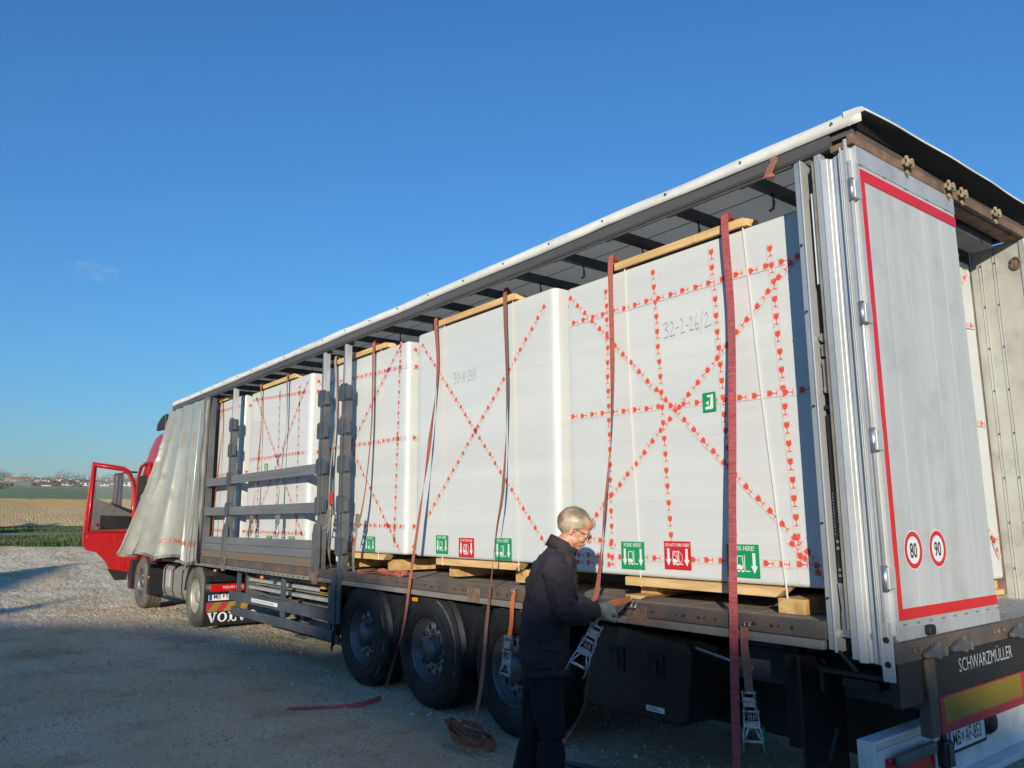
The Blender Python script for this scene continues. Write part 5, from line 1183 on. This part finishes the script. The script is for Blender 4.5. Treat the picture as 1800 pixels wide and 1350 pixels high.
ratchet((-6.62,.03,1.86),(-.12,-.02,-1),X,s6,'sill',1.1); mb=MB(); twist_ribbon(mb,[(-6.60,.03,1.90),(-6.58,.02,1.6),(-6.60,.03,1.38),(-6.52,.02,1.20)],.05,[0,.4,1.0,.3]); mb.build('strap_end','strapg',s6)
mb=MB(); mb.box(-6.60,-6.53,.005,.03,1.92,2.06); mb.build('red_wear_sleeve','redm',s6,bevel=.01)
s7=strap('brownish strap right of centre on the crate behind the laths',[(-8.35,.20,3.71),(-8.35,.16,3.1),(-8.34,.12,2.63),(-8.29,.06,2.0),(-8.27,.04,1.83)],[0,.3,.6,.2,.1],'straph',.05,zt=3.75)
ratchet((-8.24,.04,1.83),(.02,0,-1),X,s7,'zinc',1.1); mb=MB(); twist_ribbon(mb,[(-8.27,.05,1.85),(-8.22,.05,1.55),(-8.2,.045,1.2)],.05,[0,.3,0]); mb.build('strap_end','straph',s7)
s8=strap('orange strap left of centre on the crate behind the laths',[(-9.37,.20,3.72),(-9.35,.17,3.29),(-9.27,.12,2.69),(-9.20,.06,2.03),(-9.22,.04,1.82)],[0,.4,.7,.2,.1],'strapo',.05,zt=3.75)
ratchet((-9.22,.04,1.84),(.0,0,-1),X,s8,'rust',1.1); mb=MB(); twist_ribbon(mb,[(-9.22,.05,1.84),(-9.27,.03,1.6),(-9.30,.04,1.25)],.05,[0,.8,.2]); mb.build('strap_end','strapd',s8)
strap('thin orange strap on the foremost crate beside the curtain',[(-11.20,.20,3.76),(-11.16,.18,3.32),(-11.08,.12,2.54),(-11.05,.06,1.3)],[0,.3,.7,.3],'strapo',.05,zt=3.79)
# short tensioners hooked to the side rail
GR='short ratchet tensioners on the side rail'
t=thing('ratchet_strap','short orange ratchet strap hooked on the rail before the third wheel','strap',(-3.04,-.03,1.18),GR)
mb=MB(); twist_ribbon(mb,[(-3.03,-.028,1.165),(-3.05,-.035,1.05),(-3.06,-.035,.93),(-3.09,-.035,.80)],.05,[.2,0,.1,0]); mb.build('webbing','strapo',t); hook((-3.03,-.012,1.15),t); ratchet((-3.09,-.04,.81),(-.06,-.02,-1),X,t,'zinc',1.25)
t=thing('ratchet_strap','short brown ratchet strap hooked under the tail beside the crimson strap','strap',(-.84,-.03,1.11),GR)
mb=MB(); twist_ribbon(mb,[(-.845,-.028,1.10),(-.845,-.04,1.0),(-.835,-.04,.9),(-.83,-.04,.74)],.055,[0,.1,-.1,0]); mb.build('webbing','straph',t); hook((-.82,-.012,1.10),t); ratchet((-.83,-.045,.75),(.10,-.02,-1),(1,.2,0),t,'zinc',1.15,True)
# heap on the deck, coil and tail on the ground
random.seed(4)
t=thing('strap_heap','heap of red webbing lying on the deck edge beside the posts','strap',(-5.35,.08,1.165))
P=[(-5.86,.05,1.20)]
for k in range(15): P.append((-5.74+.72*abs(math.sin(k*.83+.2*math.sin(k)))+random.uniform(-.10,.10),.07+random.uniform(-.06,.07),1.175+random.uniform(0,.055)*(1 if k%3 else .2)))
mb=MB(); twist_ribbon(mb,P,.052,[random.uniform(-1.1,1.1) for _ in P],.004); mb.build('webbing','strap',t)
t=thing('strap_coil','loose coil of faded red webbing on the ground by the third wheel','strap',(-3.3,-.3,0))
P=[(-3.42,-.22,.03)]
for k in range(26):
    a=k*.75; P.append((-3.24+(.25+.05*math.sin(k*1.3))*math.cos(a+2.4)+.03*math.sin(k),-.34+(.10+.05*math.cos(k*2.1))*math.sin(a+2.4),.035+.0015*k+.07*max(0,math.sin(k*.8))))
mb=MB(); rs=[]
Pq=[V(p) for p in P]; Q=[]
for i in range(len(Pq)-1):
    p0=Pq[max(i-1,0)];p1=Pq[i];p2=Pq[i+1];p3=Pq[min(i+2,len(Pq)-1)]
    for k in range(5): s=k/5; Q.append(.5*((2*p1)+(p2-p0)*s+(2*p0-5*p1+4*p2-p3)*s*s+(3*p1-p0-3*p2+p3)*s**3))
for i,p in enumerate(Q):
    tg=(Q[min(i+1,len(Q)-1)]-Q[max(i-1,0)]).normalized(); a=(Z*.85+tg.cross(Z)*.5*math.sin(i*.13)); a=(a-tg*tg.dot(a)).normalized(); nn=tg.cross(a)
    c=p+Z*.012; rs.append([c-a*.026-nn*.002,c+a*.026-nn*.002,c+a*.026+nn*.002,c-a*.026+nn*.002])
mb.rings(rs,0,True,False); mb.build('webbing','straph',t)
t=thing('strap_tail','thin dark red strap end lying alone on the gravel','strap',(-5.1,-.6,0))
mb=MB(); twist_ribbon(mb,[(-5.30,-.95,.012),(-5.18,-.80,.012),(-5.08,-.62,.010),(-4.98,-.46,.012),(-4.97,-.30,.02),(-5.02,-.12,.035)],.045,[0,.2,.4,1.0,1.2,1.3]); mb.build('webbing','strapr',t)
t=thing('lashing_strap','purple-red strap tail hanging beneath the hands down to the ground','strap',(-2.2,-.2,0),'lashing straps over the crates')
mb=MB(); twist_ribbon(mb,[(-1.93,-.16,1.14),(-1.95,-.17,.95),(-1.99,-.20,.70),(-2.05,-.22,.45),(-2.12,-.30,.28),(-2.24,-.36,.12),(-2.34,-.42,.02)],.052,[.5,.8,.9,1.0,.5,.4,.3]); mb.build('webbing','strapr',t)
for k,(a,b,lb) in enumerate((((-2.50,-.10,.02),(-1.85,.05,.02),'dark steel rod on the ground nearest the wheel'),((-2.42,-.20,.02),(-1.72,-.05,.02),'middle dark steel rod on the ground by the man'),((-2.30,-.28,.02),(-1.55,-.12,.02),'steel rod on the ground closest to the man'))):
    t=thing('steel_rod',lb,'rod',a,'steel rods on the ground'); mb=MB(); mb.cyl(a,b,.018,10); mb.build('bar','steelb',t)
# yellow chocks on the bracket
for x,lb in ((-7.28,'yellow wheel chock left of the low post'),(-6.62,'yellow wheel chock right of the low post')):
    t=thing('wheel_chock',lb,'wheel chock',(x,.35,.85),'yellow chocks in their holders')
    mb=MB(); mb.prism([(x-.16,.30,.84),(x+.14,.30,.84),(x+.10,.30,.92),(x-.03,.30,1.0),(x-.08,.30,.97)],(0,.14,0)); mb.build('wedge','yellow',t,bevel=.01)
# ---------------------------------------------------------------- the man
PO=V((-1.81,-.755,0)); PF=V((.64,.77,0)).normalized(); PL=V((-PF.y,PF.x,0))
def L_(x,y,z): return PO+PF*x+PL*y+Z*z
def ringL(c,rx,ry,n=20,e=1.0,tilt=0):
    o=[]
    for k in range(n):
        a=2*math.pi*k/n; ca,sa=math.cos(a),math.sin(a)
        x=rx*math.copysign(abs(ca)**e,ca); y=ry*math.copysign(abs(sa)**e,sa)
        o.append(L_(c[0]+x,c[1]+y,c[2]+x*tilt))
    return o
def limb(mb,pts,rs,seg=14):   # local points, smooth through joints
    P=[V(p) for p in pts]; Q=[];RR=[]
    for i in range(len(P)-1):
        p0=P[max(i-1,0)];p1=P[i];p2=P[i+1];p3=P[min(i+2,len(P)-1)]
        for k in range(6):
            s=k/6; Q.append(.5*((2*p1)+(p2-p0)*s+(2*p0-5*p1+4*p2-p3)*s*s+(3*p1-p0-3*p2+p3)*s**3)); RR.append(rs[i]+(rs[i+1]-rs[i])*s)
    Q.append(P[-1]); RR.append(rs[-1]); mb.tube([L_(*q) for q in Q],RR,seg)
def remesh(o,vox,sm=2,f=.5):
    m=o.modifiers.new('r','REMESH'); m.mode='VOXEL'; m.voxel_size=vox; m.use_smooth_shade=True
    if sm: s=o.modifiers.new('s','SMOOTH'); s.iterations=sm; s.factor=f
    return o
def folds(o,strength,size,seed):
    tx=bpy.data.textures.new('cloth_folds','CLOUDS'); tx.noise_scale=size; tx.noise_depth=3
    d=o.modifiers.new('d','DISPLACE'); d.texture=tx; d.strength=strength; d.mid_level=.5; d.texture_coords='GLOBAL'
    s=o.modifiers.new('s2','SMOOTH'); s.iterations=1
PB=thing('person','grey-haired man in dark navy work clothes and grey gloves tensioning a strap','person',tuple(PO))
# head frame
HP=R(27); HY=R(-9)
hf0=V((math.cos(HP),0,-math.sin(HP))); hu0=V((math.sin(HP),0,math.cos(HP)))
rotz=Matrix.Rotation(HY,3,'Z'); hf=rotz@hf0; hl=rotz@V((0,1,0)); hu=rotz@hu0
HC=V((.212,0,1.672))
def H(x,y,z): q=HC+hf*x+hl*y+hu*z; return L_(*q)
hrot=Matrix((PF,PL,Z)).transposed()@Matrix((hf,hl,hu)).transposed()
body=MB()
E_=lambda c,r: body.ell(H(*c),r,20,13,0,hrot)
E_((-.018,0,.028),(.097,.074,.086)); E_((.018,0,-.02),(.076,.066,.082)); E_((.030,0,-.070),(.054,.050,.046)); E_((.062,0,-.102),(.022,.024,.018))
E_((.045,0,.052),(.052,.058,.045)); E_((.078,0,.012),(.018,.050,.010))
E_((.062,.034,-.040),(.026,.022,.026)); E_((.062,-.034,-.040),(.026,.022,.026))
E_((.020,.050,-.065),(.036,.014,.030)); E_((.020,-.050,-.065),(.036,.014,.030))
body.tube([H(.086,0,.010),H(.100,0,-.010),H(.112,0,-.030),H(.113,0,-.040)],[.008,.010,.013,.012],10); E_((.105,.012,-.041),(.011,.008,.008)); E_((.105,-.012,-.041),(.011,.008,.008)); E_((.116,0,-.036),(.011,.011,.010))
E_((.088,0,-.064),(.011,.026,.007)); E_((.086,0,-.075),(.010,.023,.006)); E_((.078,0,-.070),(.016,.032,.016))
for s in (1,-1):
    body.rings([[H(-.004-.010*math.cos(a)*q+dx,s*(.072+dy),-.010+.030*math.sin(a)*q-.0) for a in [k*math.pi/7 for k in range(14)]] for q,dx,dy in ((.7,0,-.008),(1.0,-.003,.004),(1.25,-.008,.011),(1.15,-.009,.014),(.8,-.006,.011))],0)
    E_((.012,s*.074,-.012),(.006,.005,.010)); E_((-.004,s*.079,-.038),(.007,.004,.009))
# neck and trunk, arms and legs beneath the clothes
limb(body,[(.195,0,1.63),(.150,0,1.585),(.105,0,1.53),(.08,0,1.40),(.02,0,1.1),(0,0,.92)],[.058,.062,.068,.12,.12,.12],18)
body.tube([H(.03,0,-.085),H(-.02,0,-.11),L_(.115,0,1.53)],[.038,.048,.055],12)
for s in (1,-1):
    if s<0: limb(body,[(.07,-.12,1.43),(.12,-.22,1.19),(.30,-.155,1.185),(.34,-.14,1.185)],[.045,.04,.032,.028])
    else: limb(body,[(.07,.12,1.43),(.19,.25,1.20),(.36,.27,1.135),(.40,.27,1.13)],[.045,.04,.032,.028])
    limb(body,[(0,s*.08,.90),(.03 if s<0 else -.05,s*.11,.50),(.03 if s<0 else -.13,s*.11,.08)],[.07,.05,.04])
b=body.build('body','skin',PB,recalc=True); remesh(b,.0042,2,.4)
# eyes
for s in (1,-1):
    mb=MB(); mb.ell(H(.0805,s*.031,-.008),(.0115,.0115,.0115),14,9,0,hrot); mb.build('eye','lwhite',PB)
    mb=MB(); mb.ell(H(.0905,s*.031,-.011),(.003,.0048,.0048),10,7,0,hrot); mb.build('iris','blackink',PB)
    mb=MB(); mb.tube([H(.083,s*.012,.010),H(.092,s*.030,.017),H(.078,s*.050,.010)],[.003,.0042,.002],6); mb.build('eyebrow','hair',PB)
# hair
random.seed(8)
HCn=(-.020,0,.030); HR=(.103,.0795,.093)
def surf(a,b_,off=0): # direction -> point in head coordinates
    return V((HCn[0]+(HR[0]+off)*a.x,HCn[1]+(HR[1]+off)*a.y,HCn[2]+(HR[2]+off)*a.z))
def hairy(p):
    x,y,z=p
    if z>.045 and x<.062-.25*max(0,z-.10)*0+ (z-.045)*.25: return x<.058+(abs(y)<.03)*.012
    if x<-.015 and z>-.078+.25*(x+.015): return z>-.07 or x<-.05
    if x<.035 and z>.004: return True
    return False
cap=MB()
for i in range(40):
    for j in range(56):
        cs=[]
        for di,dj in ((0,0),(1,0),(1,1),(0,1)):
            th=math.pi*(i+di)/40; ph=2*math.pi*(j+dj)/56; cs.append(V((math.sin(th)*math.cos(ph),math.sin(th)*math.sin(ph),math.cos(th))))
        m_=surf(((cs[0]+cs[2])/2).normalized(),0)
        if hairy(m_) and m_.z<.128: cap.poly([H(*surf(c,0,-.003)) for c in cs],0)
hr=cap.build('hair','hair',PB,recalc=False)
st=MB(); n=0
while n<4200:
    d=V((random.gauss(0,1),random.gauss(0,1),random.gauss(0,1))).normalized(); p=surf(d,0)
    if not hairy(p): continue
    if p.z>.105 and random.random()<.15: continue
    n+=1; L0=random.uniform(.05,.10); dirv=V((-.8,(p.y*5)+random.uniform(-.12,.12),-.75 if abs(p.y)>.03 or p.x<-.06 else -.1)).normalized()
    seg=5; pts=[]; q=d.copy()
    for k in range(seg+1):
        off=.001+.012*(k/seg)**1.3*random.uniform(.5,1.1)+random.uniform(0,.002)+.010*max(0,noise.noise((d.x*3.2+k*.2,d.y*5,d.z*5)))
        pts.append(surf(q,0,off)); tv=(dirv-q*dirv.dot(q)); q=(q+tv*(L0/seg/.09)).normalized()
    wdt=random.uniform(.0010,.0020); vs=[]
    for k,pp in enumerate(pts):
        nn=(pp-V(HCn)).normalized(); tg=(pts[min(k+1,seg)]-pts[max(k-1,0)]).normalized(); sd=tg.cross(nn).normalized()*wdt*(1-.75*k/seg)
        vs+= [H(*(pp-sd)),H(*(pp+sd))]
    st.add(vs,[(2*k,2*k+1,2*k+3,2*k+2) for k in range(seg)],0,True)
for k in range(26):   # wisps over the forehead and at the nape
    s=V((.055+random.uniform(-.01,.012),-.035+random.uniform(-.02,.04),.100)); e=s+V((.040+random.uniform(0,.012),-.006,-.028-random.uniform(0,.03)))
    mm=(s+e)/2+V((.012,0,.014)); st.tube([H(*s),H(*mm),H(*e)],[.0012,.0010,.0004],4)
st.build('hair_strands','hair',hr,recalc=False)['kind']='stuff'
# spectacles
g=MB()
for s in (1,-1):
    lp=[H(.104-.010*abs(math.cos(a))*0+ .0,s*.031+.022*math.cos(a),-.010+.0165*math.sin(a)) for a in [k*math.pi/8 for k in range(17)]]
    g.tube(lp,.0019,6); g.tube([H(.104,s*.053,-.004),H(.096,s*.066,.0),H(.05,s*.073,-.002),H(.0,s*.077,.004),H(-.014,s*.077,-.006)],.0019,6)
g.tube([H(.104,.010,-.004),H(.108,0,-.001),H(.104,-.010,-.004)],.0017,6); GL=g.build('glasses','frame',PB)
for s in (1,-1):
    mb=MB(); mb.prism([H(.104,s*.031+.021*math.cos(a),-.010+.0155*math.sin(a)) for a in [k*math.pi/8 for k in range(16)]],hrot@V((.001,0,0))); mb.build('lens','glass',GL)
# jacket
j=MB()
prj=[(.005,.80,.150,.205),(.002,.90,.152,.212),(.0,1.0,.150,.208),(.012,1.12,.152,.205),(.035,1.24,.156,.218),(.055,1.34,.155,.228),(.070,1.42,.142,.225),(.083,1.475,.122,.195),(.095,1.52,.096,.145),(.108,1.555,.078,.095)]
j.rings([ringL((x,0,z),rd,rw,24,.86,-.12*(z-.8)) for x,z,rd,rw in prj],0)
limb(j,[(.055,-.12,1.465),(.065,-.205,1.435),(.10,-.248,1.30),(.135,-.255,1.185),(.22,-.215,1.165),(.315,-.150,1.180)],[.075,.088,.076,.070,.060,.053],16)
limb(j,[(.055,.12,1.465),(.075,.205,1.435),(.13,.255,1.31),(.19,.27,1.20),(.27,.275,1.155),(.365,.27,1.135)],[.075,.085,.075,.068,.058,.052],16)
jk=j.build('jacket','cloth',PB); remesh(jk,.009,3); folds(jk,.052,.085,1); folds(jk,.020,.03,3)
cl=MB()   # collar
rs=[]
for k in range(24):
    a=2*math.pi*k/24; ca,sa=math.cos(a),math.sin(a); r1=(.083,.088); r2=(.076,.078)
    base=V((.112+r1[0]*ca,r1[1]*sa,1.548-.42*(r1[0]*ca)+.0)); top=V((.138+r2[0]*ca,r2[1]*sa,1.600-.50*(r2[0]*ca)-(.02 if ca>.5 else 0)))
    o_=V((ca*.010,sa*.010,0)); rs.append([L_(*base),L_(*top),L_(*(top+o_)),L_(*(base+o_*1.6-Z*.012))])
cl.rings(rs,0,False,True,True); cl.build('collar','cloth',jk)
for p,q,r in (((.300,-.158,1.180),(.328,-.146,1.182),.047),((.352,.27,1.137),(.378,.27,1.133),.045)):
    mb=MB(); mb.tube([L_(*p),L_(*q)],r,16); mb.build('cuff','cuff',jk)
# trousers
tr=MB()
tr.rings([ringL((x,0,z),rd,rw,22,.9) for x,z,rd,rw in ((.0,.98,.125,.175),(.0,.86,.132,.182),(-.005,.78,.128,.178),(-.01,.70,.10,.150))],0)
limb(tr,[(-.0,-.085,.84),(.012,-.10,.66),(.035,-.105,.48),(.030,-.105,.28),(.030,-.105,.06)],[.115,.098,.080,.076,.078],16)
limb(tr,[(-.02,.085,.84),(-.045,.10,.66),(-.075,.11,.48),(-.11,.11,.28),(-.135,.11,.06)],[.115,.098,.080,.076,.078],16)
to=tr.build('trousers','cloth2',PB); remesh(to,.010,3); folds(to,.034,.11,2); folds(to,.012,.04,4)
for x,y in ((.03,-.105),(-.135,.11)):
    mb=MB(); mb.rings([[L_(x+cx+rx*math.cos(a),y+.048*sc*math.sin(a),z) for a in [k*math.pi/8 for k in range(16)]] for z,cx,rx,sc in ((.0,.06,.145,1.0),(.025,.06,.147,1.02),(.05,.058,.140,.98),(.075,.035,.11,.9),(.10,.0,.065,.9),(.16,-.01,.055,.9))],0); mb.build('boot','boot',PB)
# gloves: palm, cuff, four fingers and a thumb each
def glove(W,K,up_,side,curl,name_label):
    # W wrist, K knuckles (local); up_ = back of the hand direction; side = +1 thumb towards +s
    W=V(W);K=V(K); a=(K-W).normalized(); n=V(up_).normalized(); n=(n-a*a.dot(n)).normalized(); s=a.cross(n)*side
    q=lambda x,y,z: W+a*x+s*y+n*z
    mb=MB(); Lh=(K-W).length
    def tub(P,r,ry=None): mb.tube([L_(*p) for p in P],r,12)
    # palm as flattened loft
    rs=[]
    for x,hw,ht in ((-.045,.050,.050),(-.02,.046,.042),(.01,.040,.034),(.04,.046,.029),(.075,.050,.026),(Lh,.047,.022),(Lh+.008,.040,.016)):
        rs.append([L_(*q(x,hw*math.cos(k*math.pi/8),ht*math.sin(k*math.pi/8))) for k in range(16)])
    mb.rings(rs,0)
    fl=[.072,.082,.076,.060]
    for i in range(4):
        y=.034-.0225*i; p=q(Lh-.015,y,0); c=0; P=[p]; R_=[.0135]; d=a; cur_=p
        for seg,fr in enumerate((.42,.32,.26)):
            c+=curl[seg]+.06*i; dd=a*math.cos(c)-n*math.sin(c)+s*(.05*(1.5-i)); cur_=cur_+dd.normalized()*fl[i]*fr*1.08; P.append(cur_); R_.append(.0125-.0008*seg)
        tub([P[0],P[1],P[2],P[3]],R_); mb.ell(L_(*P[3]),(.0112,.0112,.0112),8,6)
    t0=q(.03,.030,-.008); t1=q(.060,.062,-.016); t2=q(.092,.066,-.030); t3=q(.112,.056,-.042)
    tub([t0,t1,t2,t3],[.020,.0165,.0145,.012])
    mb.ell(L_(*t3),(.0118,.0118,.0118),8,6)
    o=mb.build('glove','glove',PB); remesh(o,.0034,2,.4); o['label']=name_label; return o
glove((.335,-.140,1.185),(.425,-.095,1.190),(.15,-.75,.62),1,(.55,.85,.7),'grey glove on the right hand gripping the strap')
glove((.385,.27,1.132),(.470,.285,1.125),(-.1,-.25,.95),-1,(.5,.7,.6),'grey glove on the left hand under the strap hook')
# webbing from the gloves to the hook on the rail, and the ratchet hanging beneath
t=thing('ratchet_strap','orange strap loop with a ratchet held in the gloved hands','strap',tuple(L_(.4,-.05,1.2)),GR)
mb=MB(); hk=V((-1.73,-.03,1.185))
P=[L_(.40,-.10,1.215),L_(.47,-.04,1.222),L_(.54,.16,1.212),hk+V((-.0,-.03,.022)),hk]
twist_ribbon(mb,P,.036,[1.3,1.2,1.1,.9,.7]); mb.build('webbing','strapo',t)
mb=MB(); rs=[]
for dx in (-.020,.020):
    mb.tube([hk+V((dx-.01,-.02,.012)),hk+V((dx+.012,.0,.012)),hk+V((dx+.028,-.01,-.005)),hk+V((dx+.024,-.022,-.04)),hk+V((dx+.0,-.03,-.05))],.0055,8)
mb.tube([hk+V((-.032,-.02,.012)),hk+V((.012,-.02,.012))],.0055,8); mb.build('hook','zinc',t)
mb=MB(); twist_ribbon(mb,[L_(.33,-.165,1.14),L_(.31,-.17,1.115),L_(.285,-.172,1.08)],.05,[.4,.4,.4]); mb.build('webbing','strapg',t)
A=PF*(-.46)+Z*(-.89); B=PF*.89+Z*(-.46)
ratchet(L_(.322,-.175,1.105),A,B,t,'zinc',1.12)

# jacket pocket flap, yoke seam, side pocket
mb=MB(); mb.obox(L_(.045,-.218,.985),(PF,Z,PL),(.062,.024,.006)); mb.build('pocket_flap','cloth',jk,bevel=.006)
mb=MB(); mb.tube([L_(-.11,-.15,.86),L_(-.02,-.222,.855),L_(.09,-.19,.86)],.004,5); mb.build('hem_seam','cloth2',jk)
# a single faint wisp of cloud, far out and high above the haze
m=bpy.data.materials.new('cloud_wisp'); m.use_nodes=True; t_=m.node_tree; t_.nodes.remove(t_.nodes['Principled BSDF'])
pv=t_.nodes.new('ShaderNodeVolumePrincipled'); pv.inputs['Color'].default_value=(1,1,1,1); tc=t_.nodes.new('ShaderNodeTexCoord'); mp=t_.nodes.new('ShaderNodeMapping'); mp.inputs['Scale'].default_value=(.008,.008,.014); nz=t_.nodes.new('ShaderNodeTexNoise'); nz.inputs['Scale'].default_value=1.6; nz.inputs['Detail'].default_value=5
rp=t_.nodes.new('ShaderNodeMapRange'); rp.inputs['From Min'].default_value=.48; rp.inputs['From Max'].default_value=.75; rp.inputs['To Max'].default_value=.0022
t_.links.new(tc.outputs['Object'],mp.inputs[0]); t_.links.new(mp.outputs[0],nz.inputs['Vector']); t_.links.new(nz.outputs['Fac'],rp.inputs[0]); t_.links.new(rp.outputs[0],pv.inputs['Density']); t_.links.new(pv.outputs[0],t_.nodes['Material Output'].inputs['Volume']); M['wisp']=m
d=(fw+rt*((165-900)/1371.96)-up*((478-675)/1371.96)).normalized(); c=CAM+d*6000
mb=MB(); mb.ell((0,0,0),(150,190,60),16,9); o=mb.build('cloud','wisp',None,'structure'); o.location=c
